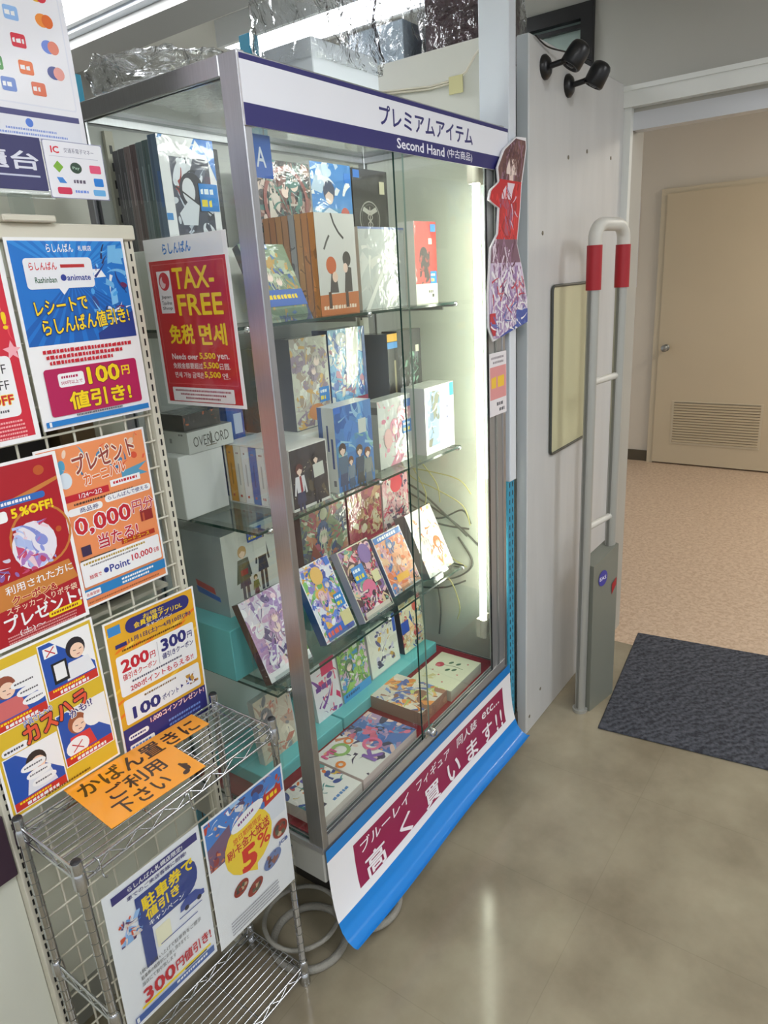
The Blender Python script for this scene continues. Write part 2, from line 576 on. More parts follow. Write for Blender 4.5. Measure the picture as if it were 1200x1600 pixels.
# ================================================================== setting
def floor_material():
    mt = mat('shop_floor', (148, 140, 118), 0.2, spec=.5)
    nt = mt.node_tree; b = nt.nodes['Principled BSDF']
    tc = nt.nodes.new('ShaderNodeTexCoord')
    n1 = nt.nodes.new('ShaderNodeTexNoise'); n1.inputs['Scale'].default_value = 3.4; n1.inputs['Detail'].default_value = 8; n1.inputs['Roughness'].default_value = .55
    nt.links.new(tc.outputs['Object'], n1.inputs['Vector'])
    rp = nt.nodes.new('ShaderNodeValToRGB')
    e = rp.color_ramp.elements
    e[0].position = .3; e[0].color = lin((124, 114, 95))
    e[1].position = .68; e[1].color = lin((162, 153, 131))
    nt.links.new(n1.outputs['Fac'], rp.inputs['Fac'])
    br = nt.nodes.new('ShaderNodeTexBrick')
    br.offset = 0.0
    br.inputs['Scale'].default_value = 1.0
    br.inputs['Brick Width'].default_value = .45; br.inputs['Row Height'].default_value = .45
    br.inputs['Mortar Size'].default_value = .0012
    br.inputs['Color1'].default_value = (1, 1, 1, 1); br.inputs['Color2'].default_value = (.985, .985, .985, 1)
    br.inputs['Mortar'].default_value = (.9, .9, .89, 1)
    nt.links.new(tc.outputs['Object'], br.inputs['Vector'])
    mx = nt.nodes.new('ShaderNodeMix'); mx.data_type = 'RGBA'; mx.blend_type = 'MULTIPLY'
    mx.inputs['Factor'].default_value = 1.0
    nt.links.new(rp.outputs['Color'], mx.inputs['A']); nt.links.new(br.outputs['Color'], mx.inputs['B'])
    nt.links.new(mx.outputs['Result'], b.inputs['Base Color'])
    n3 = nt.nodes.new('ShaderNodeTexNoise'); n3.inputs['Scale'].default_value = 9; n3.inputs['Detail'].default_value = 4
    nt.links.new(tc.outputs['Object'], n3.inputs['Vector'])
    mr = nt.nodes.new('ShaderNodeMapRange'); mr.inputs['To Min'].default_value = .06; mr.inputs['To Max'].default_value = .22
    nt.links.new(n3.outputs['Fac'], mr.inputs['Value']); nt.links.new(mr.outputs['Result'], b.inputs['Roughness'])
    return mt
def hall_floor_material():
    mt = mat('speckled_vinyl', (190, 164, 136), 0.4)
    nt = mt.node_tree; b = nt.nodes['Principled BSDF']
    tc = nt.nodes.new('ShaderNodeTexCoord')
    mp = nt.nodes.new('ShaderNodeMapping'); mp.inputs['Scale'].default_value = (55, 55, 55)
    nt.links.new(tc.outputs['Object'], mp.inputs['Vector'])
    n1 = nt.nodes.new('ShaderNodeTexNoise'); n1.inputs['Scale'].default_value = 1.0; n1.inputs['Detail'].default_value = 4; n1.inputs['Distortion'].default_value = .8
    nt.links.new(mp.outputs['Vector'], n1.inputs['Vector'])
    rp = nt.nodes.new('ShaderNodeValToRGB')
    e = rp.color_ramp.elements
    e[0].position = .36; e[0].color = lin((184, 158, 134))
    e[1].position = .62; e[1].color = lin((207, 185, 162))
    nt.links.new(n1.outputs['Fac'], rp.inputs['Fac'])
    nt.links.new(rp.outputs['Color'], b.inputs['Base Color'])
    return mt
WALLG = mat('dimmed_grey_wall', (176, 174, 166), 0.6, noise=0.03, nscale=2)  # wall colour darkened to carry the weaker light above the passage
WALLB = mat('beige_painted_wall', (211, 204, 192), 0.6, noise=0.02, nscale=2)
sbox('floor', -3.0, -3.2, -0.05, 2.69, 3.2, 0.0, floor_material())
sbox('floor_corridor', 2.69, -3.2, -0.05, 5.9, 3.2, 0.0, hall_floor_material())
CEIL = mat('ceiling_paint', (214, 214, 208), 0.7, noise=0.02, nscale=3)
sbox('ceiling', -3.0, -3.2, 2.5, 2.85, 3.2, 2.56, CEIL)
sbox('ceiling_corridor', 2.85, -3.2, 2.5, 5.9, 3.2, 2.56, CEIL)
# wall with the passage opening, its far face towards the corridor
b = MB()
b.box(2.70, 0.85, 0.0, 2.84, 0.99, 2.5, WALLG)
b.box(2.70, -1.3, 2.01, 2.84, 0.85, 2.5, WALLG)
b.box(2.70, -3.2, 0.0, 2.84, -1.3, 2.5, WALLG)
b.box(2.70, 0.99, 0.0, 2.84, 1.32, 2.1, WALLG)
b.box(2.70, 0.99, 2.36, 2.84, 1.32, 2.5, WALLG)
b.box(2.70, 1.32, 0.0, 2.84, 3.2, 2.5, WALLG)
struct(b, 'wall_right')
sbox('wall_back', -3.0, 3.0, 0.0, 2.70, 3.1, 2.5, mat('pale_grey_wall', (150, 149, 144), 0.6, noise=0.02, nscale=2))
sbox('wall_corridor', 5.7, -3.2, 0.0, 5.85, 3.2, 2.5, WALLB)
# transom window: black frame, pale glass
WF = mat('black_window_frame', (26, 25, 26), 0.4)
w = thing('window_1', '', 'window'); del w['label']; del w['category']; w['kind'] = 'structure'
b = MB()
b.box(2.685, 0.99, 2.10, 2.75, 1.035, 2.37, WF); b.box(2.685, 1.28, 2.10, 2.75, 1.32, 2.37, WF)
b.box(2.685, 1.035, 2.325, 2.75, 1.28, 2.37, WF); b.box(2.685, 1.035, 2.10, 2.75, 1.28, 2.13, WF)
b.box(2.695, 1.035, 2.30, 2.72, 1.28, 2.312, WF)
b.build('window_frame', w)
b = MB(); b.box(2.715, 1.035, 2.13, 2.721, 1.28, 2.325, mat('grey_window_glass', (150, 165, 158), 0.12)); b.build('pane', w)
# passage lintel and jamb trims
b = MB()
b.box(2.66, -1.3, 2.022, 2.70, 0.905, 2.085, WHITEP)
b.box(2.655, -1.3, 2.07, 2.66, 0.905, 2.085, WHITEP)
struct(b, 'trim_1')
b = MB(); b.box(2.70, -1.3, 1.955, 2.76, 0.845, 2.01, mat('shutter_rail', (212, 214, 218), 0.35, 0.25)); struct(b, 'trim_2')
b = MB()
b.box(2.672, 0.845, 0.0, 2.70, 0.905, 2.03, WHITEP)
SLOT = mat('dark_slot', (70, 68, 62), 0.6)
b.box(2.6705, 0.862, 0.93, 2.6745, 0.870, 1.04, SLOT); b.box(2.6705, 0.862, 1.3, 2.6745, 0.870, 1.42, SLOT)
struct(b, 'trim_3')
# corridor door
d = thing('door_1', '', 'door'); del d['label']; del d['category']; d['kind'] = 'structure'
DOORC = mat('cream_door', (200, 187, 162), 0.45, noise=0.015, nscale=3)
b = MB()
b.box(5.655, 0.62, 0.012, 5.695, 1.50, 1.985, DOORC)
b.build('door_panel', d)
b = MB()
FR = mat('cream_door_frame', (204, 193, 170), 0.45)
b.box(5.668, 1.50, 0.0, 5.70, 1.545, 2.02, FR); b.box(5.668, 0.575, 0.0, 5.70, 0.62, 2.02, FR); b.box(5.668, 0.62, 1.985, 5.70, 1.50, 2.02, FR)
b.build('door_frame', d)
b = MB()
b.box(5.650, 0.74, 0.17, 5.656, 1.37, 0.505, FR)
for k in range(15):
    z = 0.19 + k * 0.0205
    b.mesh([(5.644, .755, z), (5.644, 1.355, z), (5.656, 1.355, z+.016), (5.656, .755, z+.016), (5.647, .755, z-.003), (5.647, 1.355, z-.003)],
           [(0, 1, 2, 3), (0, 4, 5, 1)], mat('louvre_slat', (182, 168, 140), 0.5))
    b.box(5.6465, .755, z+.0155, 5.652, 1.355, z+.019, mat('louvre_gap', (96, 86, 70), 0.7))
b.build('louvre_vent', d)
b = MB()
b.lathe([(0.026, 0), (0.026, -.006), (0.010, -.008), (0.010, -.03), (0.022, -.036), (0.026, -.05), (0.02, -.06), (0, -.062)], STEEL, 16, (5.655, 1.445, .905), axis='x')
b.build('door_knob', d)
sbox('baseboard_corridor', 5.685, 1.545, 0.0, 5.70, 3.2, 0.085, mat('dark_baseboard', (84, 76, 62), 0.5))
# partition beside the case
PART = mat('scuffed_partition', (203, 203, 202), 0.45, noise=0.05, nscale=5, stretch=(3, 3, .5))
b = MB()
b.box(1.905, 0.868, 0.0, 2.672, 0.905, 2.092, PART, ch=0.003)
for (x, z) in ((2.33, 1.86), (2.0, 1.62), (2.18, 1.83), (2.02, 0.12), (1.93, 0.06), (2.55, 1.86)):
    b.lathe([(.006, 0), (.006, -.0012), (.003, -.0018)], mat('screw_cover', (120, 112, 96), 0.5), 8, (x, .868, z), axis='y')
struct(b, 'wall_partition')
# ceiling beam seen over the case
b = MB()
BEAM = mat('ceiling_beam_paint', (150, 150, 148), 0.5)
b.box(1.735, 0.95, 2.37, 1.90, 3.0, 2.5, BEAM)
b.box(1.70, 0.95, 2.40, 1.735, 3.0, 2.5, WHITEM)
struct(b, 'trim_4')

# ------------------------------------------------------------------ lamps of the shop
FIXC = mat('lamp_housing', (222, 224, 226), 0.4)
def ceiling_light(x0, y0, x1, y1, z, power, label):
    t = thing('ceiling_light', label, 'ceiling light', ((x0+x1)/2, (y0+y1)/2, z), group='ceiling lights of the shop')
    cx, cy = (x0+x1)/2, (y0+y1)/2
    b = MB()
    hx, hy = (x1-x0)/2, (y1-y0)/2
    for a in ((-hx, -hy, -hx+.02, hy), (hx-.02, -hy, hx, hy), (-hx+.02, -hy, hx-.02, -hy+.02), (-hx+.02, hy-.02, hx-.02, hy)):
        b.box(a[0], a[1], 0, a[2], a[3], 2.5-z, FIXC)
    b.build('housing', t)
    b = MB(); b.box(-hx+.02, -hy+.02, .012, hx-.02, hy-.02, .02, emit_mat('lamp_glow_%.1f' % power, (250, 252, 255), power) if ('lamp_glow_%.1f' % power) not in MATS else MATS['lamp_glow_%.1f' % power])
    b.build('diffuser', t)
    return t
ceiling_light(1.25, 1.75, 1.69, 2.95, 2.41, LIGHT_DEEP, 'wide glowing ceiling light above the shelves at upper left')
ceiling_light(2.20, 1.45, 2.44, 2.30, 2.41, LIGHT_DEEP, 'narrow glowing ceiling light behind the plastic wrapped boxes')
ceiling_light(0.10, -1.3, 0.50, 0.10, 2.47, LIGHT_SHOP, 'ceiling light in the aisle in front of the poster rack')
ceiling_light(1.78, -1.75, 2.12, -.45, 2.47, LIGHT_SHOP, 'ceiling light in the aisle in front of the display case')
ceiling_light(-1.2, -1.3, -.8, 0.10, 2.47, LIGHT_SHOP, 'ceiling light in the aisle behind the viewer')
t = thing('ceiling_light', 'ceiling light of the corridor beyond the passage', 'ceiling light', (4.5, -.5, 2.47))
b = MB(); b.box(-.6, -.12, 0, .6, .12, .03, FIXC); b.build('housing', t)
b = MB(); b.box(-.58, -.1, -.012, .58, .1, 0, emit_mat('hall_lamp_glow', (255, 246, 230), LIGHT_HALL)); b.build('diffuser', t)

# ================================================================== display case
X0, X1, Y0, Y1 = 0.865, 1.755, 0.865, 1.31
case = thing('display_case', 'tall aluminium framed glass display case full of boxed discs and books', 'display case', (0, 0, 0))
def part(mb, name, parent=case): return mb.build(name, parent)
b = MB()
CASEG = mat('case_base_grey', (176, 177, 172), 0.42, 0.25)
b.box(X0, Y0+.004, .262, X1, Y1, .345, CASEG, ch=.003)
b.box(X0-.002, Y0+.002, .345, X1+.002, Y1, .358, ALUW)
part(b, 'base')
b = MB(); b.box(1.03, 1.02, 0, 1.70, 1.29, .262, mat('dark_plinth', (52, 48, 42), 0.7)); part(b, 'plinth')
b = MB(); b.box(X0, Y0, .358, X0+.017, Y0+.042, 1.862, ALU, ch=.0015); part(b, 'post')
b = MB(); b.box(X1-.017, Y0, .358, X1, Y0+.042, 1.862, ALU, ch=.0015); part(b, 'post')
b = MB(); b.box(X0, Y1-.022, .358, X0+.017, Y1, 1.862, ALU, ch=.0015); part(b, 'post')
b = MB(); b.box(X1-.017, Y1-.022, .358, X1, Y1, 1.862, ALU, ch=.0015); part(b, 'post')
for nm, a in (('top_rail', (X0, Y0+.042, 1.832, X0+.017, Y1-.022, 1.862)), ('top_rail', (X1-.017, Y0+.042, 1.832, X1, Y1-.022, 1.862)),
              ('top_rail', (X0+.017, Y0+.004, 1.79, X1-.017, Y0+.04, 1.862)), ('top_rail', (X0+.017, Y1-.02, 1.832, X1-.017, Y1, 1.862))):
    b = MB(); b.box(*a, ALU, ch=.0015); part(b, nm)
b = MB()
b.box(X0+.017, Y0, .358, X1-.017, Y0+.022, .366, ALUW)
for k, y in enumerate((0, .0085, .0165)):
    b.box(X0+.017, Y0+y, .366, X1-.017, Y0+y+.0022, .384, ALUW)
part(b, 'sliding_track')
b = MB(); b.box(X0+.017, Y0+.024, .36, X1-.017, Y1-.004, .3635, mat('red_felt', (140, 24, 40), 0.85, noise=.08, nscale=60)); part(b, 'red_floor_lining')
b = MB(); b.box(X0+.004, Y1-.002, .36, X1-.004, Y1+.006, 1.832, WHITEP); part(b, 'back_panel')
b = MB(); b.pane(X0+.006, Y0+.042, .36, X0+.011, Y1-.022, 1.832, GLASS, GEDGE, 'x'); part(b, 'side_glass')
b = MB(); b.pane(X1-.011, Y0+.042, .36, X1-.006, Y1-.022, 1.832, GLASS, GEDGE, 'x'); part(b, 'side_glass')
b = MB(); b.pane(X0+.017, Y0+.042, 1.846, X1-.017, Y1-.022, 1.851, GLASS, GEDGE, 'z'); part(b, 'top_glass')
b = MB(); b.pane(X0+.019, Y0+.0112, .372, 1.318, Y0+.0155, 1.80, GLASS, GEDGE2, 'y'); part(b, 'glass_door')
b = MB(); b.pane(1.272, Y0+.003, .372, 1.664, Y0+.0073, 1.80, GLASS, GEDGE, 'y'); gd = part(b, 'glass_door')
b = MB()
b.box(1.273, Y0-.006, .386, 1.315, Y0+.003, .408, CHROME, ch=.002)
b.lathe([(.011, 0), (.011, -.012), (.008, -.016), (0, -.016)], CHROME, 14, (1.294, Y0-.006, .397), axis='y')
part(b, 'lock', gd)
for x in (.93, 1.31, 1.69):
    b = MB(); b.box(x-.009, Y1-.012, .37, x+.009, Y1-.003, 1.825, IVORY)
    for k in range(46):
        b.box(x-.003, Y1-.0126, .39+k*.031, x+.003, Y1-.0119, .405+k*.031, DARK)
    part(b, 'shelf_standard')
SHELF = (1.455, 1.060, .690)
for z in SHELF:
    b = MB(); b.pane(.895, .982, z-.006, 1.705, 1.29, z, SHELFG, GEDGE, 'z'); s = part(b, 'glass_shelf')
    for x in (.93, 1.31, 1.695):
        q = MB()
        q.box(x-.003, 1.02, z-.020, x+.003, 1.298, z-.0065, STEEL)
        q.box(x-.005, .984, z-.012, x+.005, 1.02, z-.0065, CHROME)
        q.lathe([(.006, 0), (.006, -.012), (.003, -.014)], CHROME, 10, (x, .99, z-.006), axis='y')
        part(q, 'bracket', s)
# fluorescent tube inside the right front corner
t = thing('fluorescent_lamp', 'lit white fluorescent tube standing in the right front corner of the case', 'lamp', (1.692, .912, .5))
b = MB(); b.tube([(0, 0, .03), (0, 0, 1.235)], .0095, emit_mat('tube_glow', (253, 255, 234), LIGHT_TUBE), 14); b.build('lamp_tube', t)
for z0, z1 in ((-.03, .03), (1.235, 1.275)):
    b = MB(); b.lathe([(.011, z0), (.011, z1)], IVORY, 14); b.box(-.008, .004, z0, .046, .02, z1, IVORY); b.build('lamp_socket', t)
b = MB()
STILE = mat('grey_stile', (168, 170, 172), .38, .7, noise=.05, nscale=6, stretch=(60, 60, 1.5))
b.box(1.664, Y0+.0025, .372, 1.692, Y0+.010, 1.80, STILE); b.box(1.694, Y0+.0045, .372, 1.706, Y0+.010, 1.80, mat('stile_groove', (110, 112, 112), .5)); b.box(1.708, Y0+.0025, .372, X1-.0175, Y0+.010, 1.80, STILE)
part(b, 'door_stile', gd)
t = thing('fluorescent_lamp', 'fluorescent tube lying along the case top behind the header sign', 'lamp', (1.30, .920, 1.815))
b = MB(); b.tube([(-.37, 0, 0), (.37, 0, 0)], .0085, emit_mat('top_tube_glow', (252, 255, 248), LIGHT_TOPTUBE), 12); b.build('lamp_tube', t)
for x in (-.39, .37):
    b = MB(); b.lathe([(.011, x), (.011, x+.02)], IVORY, 12, axis='x'); b.box(x, -.008, .0, x+.02, .008, .026, IVORY); b.build('lamp_socket', t)
# header sign
P = Print(902, 97, (234, 236, 244))
NAVY = (42, 40, 108)
P.rect(0, 0, 902, 8, NAVY); P.rect(0, 66, 902, 31, NAVY)
P.text('プレミアムアイテム', 355, 19, 365, 36, NAVY, .02)
P.text('Second Hand', 410, 71, 182, 19, (240, 240, 250), .02)
P.text('(中古商品)', 604, 71, 112, 20, (240, 240, 250), .008)
tag(sheet('header_sign', P, (.864, .8603, 1.759), t=.004, back=(230, 230, 235)), 'white and navy header sign with katakana fixed across the top of the display case', 'sign')
b = MB()
# letter tag A
P = Print(50, 64, (58, 104, 186)); P.rect(0, 40, 50, 24, (70, 112, 200)); P.text('A', 14, 18, 22, 30, (232, 238, 250), .01)
tag(sheet('letter_sign', P, (.886, .8815, 1.690), t=.0006), 'small blue card with a white letter A inside the case glass', 'sign')

# hanging banner
ban_prof = [(.8628, .352), (.8620, .30), (.8600, .25), (.856, .205), (.849, .165), (.838, .135), (.823, .117), (.806, .110), (.796, .113)]
BW = .90; BH = 0.0
acc = [0.0]
for i in range(1, len(ban_prof)):
    acc.append(acc[-1] + math.dist(ban_prof[i], ban_prof[i-1]))
BH = acc[-1]
def ban_frame(a, bb, l):
    s = min(max(bb, 0), BH)
    i = 0
    while i < len(acc) - 2 and s > acc[i+1]: i += 1
    f = (s - acc[i]) / (acc[i+1] - acc[i])
    y = ban_prof[i][0] + f*(ban_prof[i+1][0]-ban_prof[i][0]); z = ban_prof[i][1] + f*(ban_prof[i+1][1]-ban_prof[i][1])
    dy = ban_prof[i+1][0]-ban_prof[i][0]; dz = ban_prof[i+1][1]-ban_prof[i][1]
    d = math.hypot(dy, dz)
    # outward normal (towards the aisle)
    ny, nz = dz/d, -dy/d
    if ny > 0: ny, nz = -ny, -nz
    wav = .0035*math.sin(a*9.0)*(s/BH)
    return (a, y + ny*l - wav, z + nz*l)
HB = BH*1000
BANM = print_mat('banner_vinyl', .35, .2, 0, 0)
b = MB()
gx = [0, 30, 60, 88] + [88 + 756*k/20 for k in range(1, 21)] + [862, 880, 900]
gy = [HB*v for v in (0, .04, .08, .115, .16, .20, .25, .30, .35, .40, .45, .50, .55, .60, .64, .68, .72)] + [HB*(.72 + .28*k/16) for k in range(1, 17)]
nb = len(b.v); nx_ = len(gx)
b.v += [ban_frame(x/1000, y/1000, 0) for y in gy for x in gx]
for i in range(len(gx)-1):
    for j in range(len(gy)-1):
        cx, cy = (gx[i]+gx[i+1])/2, (gy[j]+gy[j+1])/2
        c = (20, 124, 202) if cy < HB*.115 else (22, 128, 210) if cy > HB*.72 else (150, 24, 76) if 88 < cx < 844 and HB*.20 < cy < HB*.64 else (238, 238, 242)
        b.f.append((nb+(j+1)*nx_+i, nb+(j+1)*nx_+i+1, nb+j*nx_+i+1, nb+j*nx_+i)); b.c.append(lin(c)); b.mi.append(b.mid(BANM)); b.sm.append(True)
def lay(P):
    for p, fs, c, l in P.layers():
        b.mesh([ban_frame(a/1000, q/1000, .0009 + l) for a, q in p], [f[::-1] for f in fs], BANM, c)
P = Print(900, HB, (240, 240, 242))
P.ops = []
P.clip = (-9, -9, 9999, 9999)
P.text('ブルーレイ', 110, HB*.235, 205, 32, (246, 240, 244), .014)
P.text('フィギュア', 350, HB*.235, 170, 32, (246, 240, 244), .014)
P.text('同人誌', 560, HB*.235, 115, 32, (246, 240, 244), .014)
P.text('etc...', 706, HB*.245, 110, 26, (246, 240, 244), .014)
for s, x, w in (('高', 118, 78), ('く', 258, 56), ('買', 380, 76), ('い', 500, 66), ('ま', 606, 62), ('す', 700, 60), ('!', 782, 11), ('!', 812, 11)):
    P.text(s, x, HB*.43, w, 56, (246, 240, 244), .02)
lay(P)
bn = b.build('banner', None, (.868, 0, 0))

tag(bn, 'blue, white and magenta vinyl banner curling out along the foot of the display case', 'banner')
# red lining reads as part of the case; wires and hoses on the floor under it
HOSE = mat('grey_corrugated_hose', (150, 147, 138), 0.6, bump=.4, bscale=220)
def ring(cx, cy, rx, ry, r, z, name, label, a0=0, a1=360, n=48, mt=HOSE, rise=0.0, group=None):
    pts = []
    for k in range(n + 1):
        a = R_(a0 + (a1 - a0) * k / n)
        pts.append((cx + rx*math.cos(a), cy + ry*math.sin(a), z + rise*math.sin(a*1.0)))
    b = MB(); b.tube(pts, r, mt, 10)
    return tag(b.build(name), label, 'hose', group)
ring(.895, .975, .088, .088, .0095, .011, 'coiled_hose', 'thick grey hose coiled on the floor beside the wire rack foot')
ring(1.04, .905, .082, .078, .0095, .031, 'coiled_hose', 'grey hose loop showing past the lower edge of the banner')
ring(.90, 1.00, .092, .09, .0055, .055, 'coiled_hose', 'thin grey hose loop lying on the thicker one under the case')

# ================================================================== beside the case
b = MB(); b.box(1.80, .948, 0, 1.83, 1.62, 2.078, mat('aged_white_panel', (212, 212, 203), .5, noise=.03, nscale=3))
tag(b.build('end_panel'), 'white shelving end panel standing behind the display case beside the cable duct', 'panel')
CW = mat('ivory_cable', (214, 208, 190), 0.5)
b = MB()
for off in (0, .006):
    b.tube([(1.796, 1.44, 2.0+off), (1.796, 1.36, 2.018+off), (1.796, 1.29, 2.01+off), (1.796, 1.20, 2.0+off), (1.796, 1.10, 1.99+off), (1.796, 1.03, 1.992+off)], .0028, CW, 6)
b.tube([(1.796, 1.03, 1.993), (1.796, .99, 2.01), (1.796, .965, 2.04), (1.796, .952, 2.05)], .0028, CW, 6)
tag(b.build('cable'), 'pair of ivory cables taped across the white end panel above the case', 'cable')
b = MB(); b.box(1.789, .998, 1.965, 1.7925, 1.038, 2.005, mat('old_tape', (206, 200, 150), 0.5)); tag(b.build('tape'), 'yellowed square of tape holding the ivory cables', 'tape')
b = MB()
b.box(1.776, .862, .945, 1.816, .944, 2.5, WHITEM, ch=.002)
tag(b.build('cable_duct'), 'tall white cable duct rising past the right end of the header sign', 'duct')
def upright(x0, y0, x1, y1, z0, z1, mt, label, slots, name='shelf_upright', front='y', rows=2):
    t = thing(name, label, 'shelf upright', ((x0+x1)/2, (y0+y1)/2, z0))
    b = MB(); b.box(-(x1-x0)/2, -(y1-y0)/2, 0, (x1-x0)/2, (y1-y0)/2, z1-z0, mt, ch=.0012)
    b.build('column', t)
    b = MB(); w = x1-x0; n = int((z1-z0-.06)/slots)
    for k in range(n):
        for c in ((-.22, .22) if rows == 2 else (0.0,)):
            b.box(c*w-.0022, -(y1-y0)/2-.0005, .03+k*slots, c*w+.0022, -(y1-y0)/2+.0004, .03+k*slots+slots*.55, BLACK)
    b.build('slot_row', t)
    return t
upright(1.838, .90, 1.88, .935, .09, 2.5, BLUEM, 'blue perforated shelf upright between the case and the partition', .027)
b = MB(); b.box(1.83, .895, 0, 1.895, .98, .09, mat('dark_kick', (60, 54, 46), .6)); tag(b.build('kick_block'), 'dark foot under the blue upright right of the case', 'foot')
b = MB()
for k in range(4):
    b.tube([(1.775+.010*k, .912, .95), (1.770+.010*k, .908, .86-.02*k), (1.768+.004*k, .905, .78), (1.769, .905, .6), (1.770, .91, .42)], .0022, BLACK, 6)
tag(b.build('cord_bundle'), 'black cords dropping from the lower end of the white duct', 'cord')
# tangled cables between the case and the panel
random.seed(5)
YW = mat('yellow_cable', (206, 196, 130), 0.5); GC = mat('grey_cable', (96, 98, 94), 0.5)
def spline(pts, n=8):
    out = []
    P = [Vector(p) for p in pts]
    for i in range(len(P)-1):
        p0, p1, p2, p3 = P[max(i-1, 0)], P[i], P[i+1], P[min(i+2, len(P)-1)]
        for k in range(n):
            t = k/n
            out.append(.5*((2*p1)+(-p0+p2)*t+(2*p0-5*p1+4*p2-p3)*t*t+(-p0+3*p1-3*p2+p3)*t**3))
    out.append(P[-1]); return out
yz = [[(1.235, .99), (1.19, .93), (1.10, .90), (1.01, .86), (.985, .80)], [(1.22, 1.01), (1.17, .94), (1.14, .88), (1.15, .83)],
      [(1.16, .99), (1.10, .92), (1.09, .86)], [(1.10, .72), (1.05, .68), (1.00, .66)], [(1.12, .64), (1.06, .60), (1.03, .52), (1.04, .47)], [(1.24, .96), (1.12, .955), (1.02, .94), (.98, .90)]]
for k, q in enumerate(yz):
    b = MB(); b.tube(spline([(1.754, y, z) for y, z in q]), .0019, YW, 6)
    tag(b.build('yellow_cable'), 'thin yellow cable in the tangle behind the right side of the case', 'cable', 'yellow cables behind the case')
gz = [[(1.27, .93), (1.16, .88), (1.05, .80), (1.0, .76)], [(1.26, .86), (1.12, .80), (1.02, .84), (.99, .80)], [(1.25, .80), (1.1, .78), (1.0, .78)], [(1.2, .54), (1.1, .56), (1.02, .60)], [(1.13, .57), (1.12, .48), (1.13, .38)], [(1.05, .74), (1.00, .66), (1.06, .60), (1.15, .58), (1.20, .64)], [(1.28, .88), (1.18, .84), (1.06, .78), (.98, .72)]]
for k, q in enumerate(gz):
    b = MB(); b.tube(spline([(1.7605+.006*k, y, z) for y, z in q]), .0032, GC, 6)
    tag(b.build('grey_cable'), 'grey cable in the tangle behind the right side of the case', 'cable', 'grey cables behind the case')

# security cameras
def camera_unit(x, z, label, yaw):
    t = thing('security_camera', label, 'security camera', (x, .868, z))
    b = MB(); b.lathe([(.030, 0), (.030, -.006), (.022, -.014), (.008, -.018), (0, -.018)], BLACK, 20, axis='y'); b.build('wall_mount', t)
    b = MB(); b.tube([(0, -.016, 0), (.004, -.045, .004), (.012, -.066, .012)], .0075, BLACK, 10); b.build('arm', t)
    b = MB()
    b.lathe([(.0, .036), (.014, .035), (.023, .030), (.027, .022), (.0285, .010), (.0285, -.022), (.025, -.027), (.022, -.027), (.020, -.021), (.0, -.021)], BLACK, 24)
    o = b.build('camera_body', t, (.014, -.080, .012), (R_(28), R_(yaw), 0))
    b = MB(); b.lathe([(.013, -.0215), (.013, -.024), (.008, -.027), (0, -.0275)], mat('lens_glass', (10, 12, 20), .08), 16); b.build('lens', o)
    return t
camera_unit(2.00, 2.030, 'black domed security camera nearer the white duct on the partition top', 20)
camera_unit(2.165, 2.012, 'black domed security camera further right and lower on the partition', 8)
b = MB()
b.tube(spline([(1.93, .862, 2.088), (2.0, .858, 2.075), (2.08, .83, 2.07), (2.16, .80, 2.06)]), .002, BLACK, 6)
tag(b.build('camera_cord'), 'thin black cord linking the two security cameras', 'cord')
# pale board with dark rim on the partition
t = thing('notice_board', 'blank pale yellow-green board with thin dark rim mounted on the partition', 'board', (2.257, .868, 1.216))
def rr(w, h, r, y, n=6):
    p = []
    for cx, cz, a0 in ((w/2-r, h/2-r, 0), (-w/2+r, h/2-r, 90), (-w/2+r, -h/2+r, 180), (w/2-r, -h/2+r, 270)):
        for k in range(n):
            a = R_(a0 + 90*k/(n-1)); p.append((cx+r*math.cos(a), y, cz+r*math.sin(a)))
    return p
W_, H_ = .385, .515
b = MB(); b.tube(rr(W_, H_, .016, -.006), .0045, mat('board_rim', (62, 66, 62), .35), 8, closed=True); b.build('rim', t)
b = MB(); p = rr(W_-.004, H_-.004, .016, -.005); b.mesh(p + [(x, 0, z) for x, y, z in p], [tuple(range(24))[::-1]] + [(i, (i+1) % 24, 24+(i+1) % 24, 24+i) for i in range(24)], mat('pale_board', (202, 200, 164), .3, noise=.03, nscale=4)); b.build('board_face', t)

# anti-theft gate
GATEP = (2.135, .764); ga = R_(-11); GW = .165
g = thing('security_gate', 'grey tubular anti-theft gate with red collars standing beside the doormat', 'security gate', (*GATEP, 0), (0, 0, ga))
GM = mat('gate_tube', (176, 176, 170), .35, .35); GR = mat('red_collar', (164, 24, 36), .45); GB = mat('gate_base', (124, 126, 116), .45)
CAPM = mat('gate_bow', (206, 204, 196), .4)
for x in (0, GW):
    b = MB(); b.tube([(x, 0, 0.0), (x, 0, 1.575)], .0185, GM, 16); b.tube([(x, 0, 0), (x, 0, .012)], .026, GM, 16)
    b.box(x-.021, -.004, .02, x-.012, .004, 1.46, mat('gate_groove', (120, 120, 114), .4))
    pp = b.build('pole', g)
    b = MB(); b.tube([(x, 0, 1.455), (x, 0, 1.58)], .0225, GR, 18); b.build('red_collar', pp)
b = MB(); pts = [(0, 0, 1.58)]
for k in range(9):
    a = math.pi - k*math.pi/16; pts.append((.045 + .045*math.cos(a), 0, 1.598 + .04*math.sin(a)))
for k in range(9):
    a = math.pi/2 - k*math.pi/16; pts.append((GW-.045 + .045*math.cos(a), 0, 1.598 + .04*math.sin(a)))
pts.append((GW, 0, 1.58))
b.tube(pts, .0195, CAPM, 14); b.build('top_bow', g)
for z in (.70, 1.18):
    b = MB(); b.tube([(0, 0, z), (GW, 0, z+.004)], .011, CAPM, 12); b.build('crossbar', g)
b = MB()
pr = [(.015, -.03), (GW+.01, -.03), (GW+.02, .0), (GW+.01, .03), (.015, .03)]
n = len(pr); zt = lambda x: .565 if x < .1 else .60
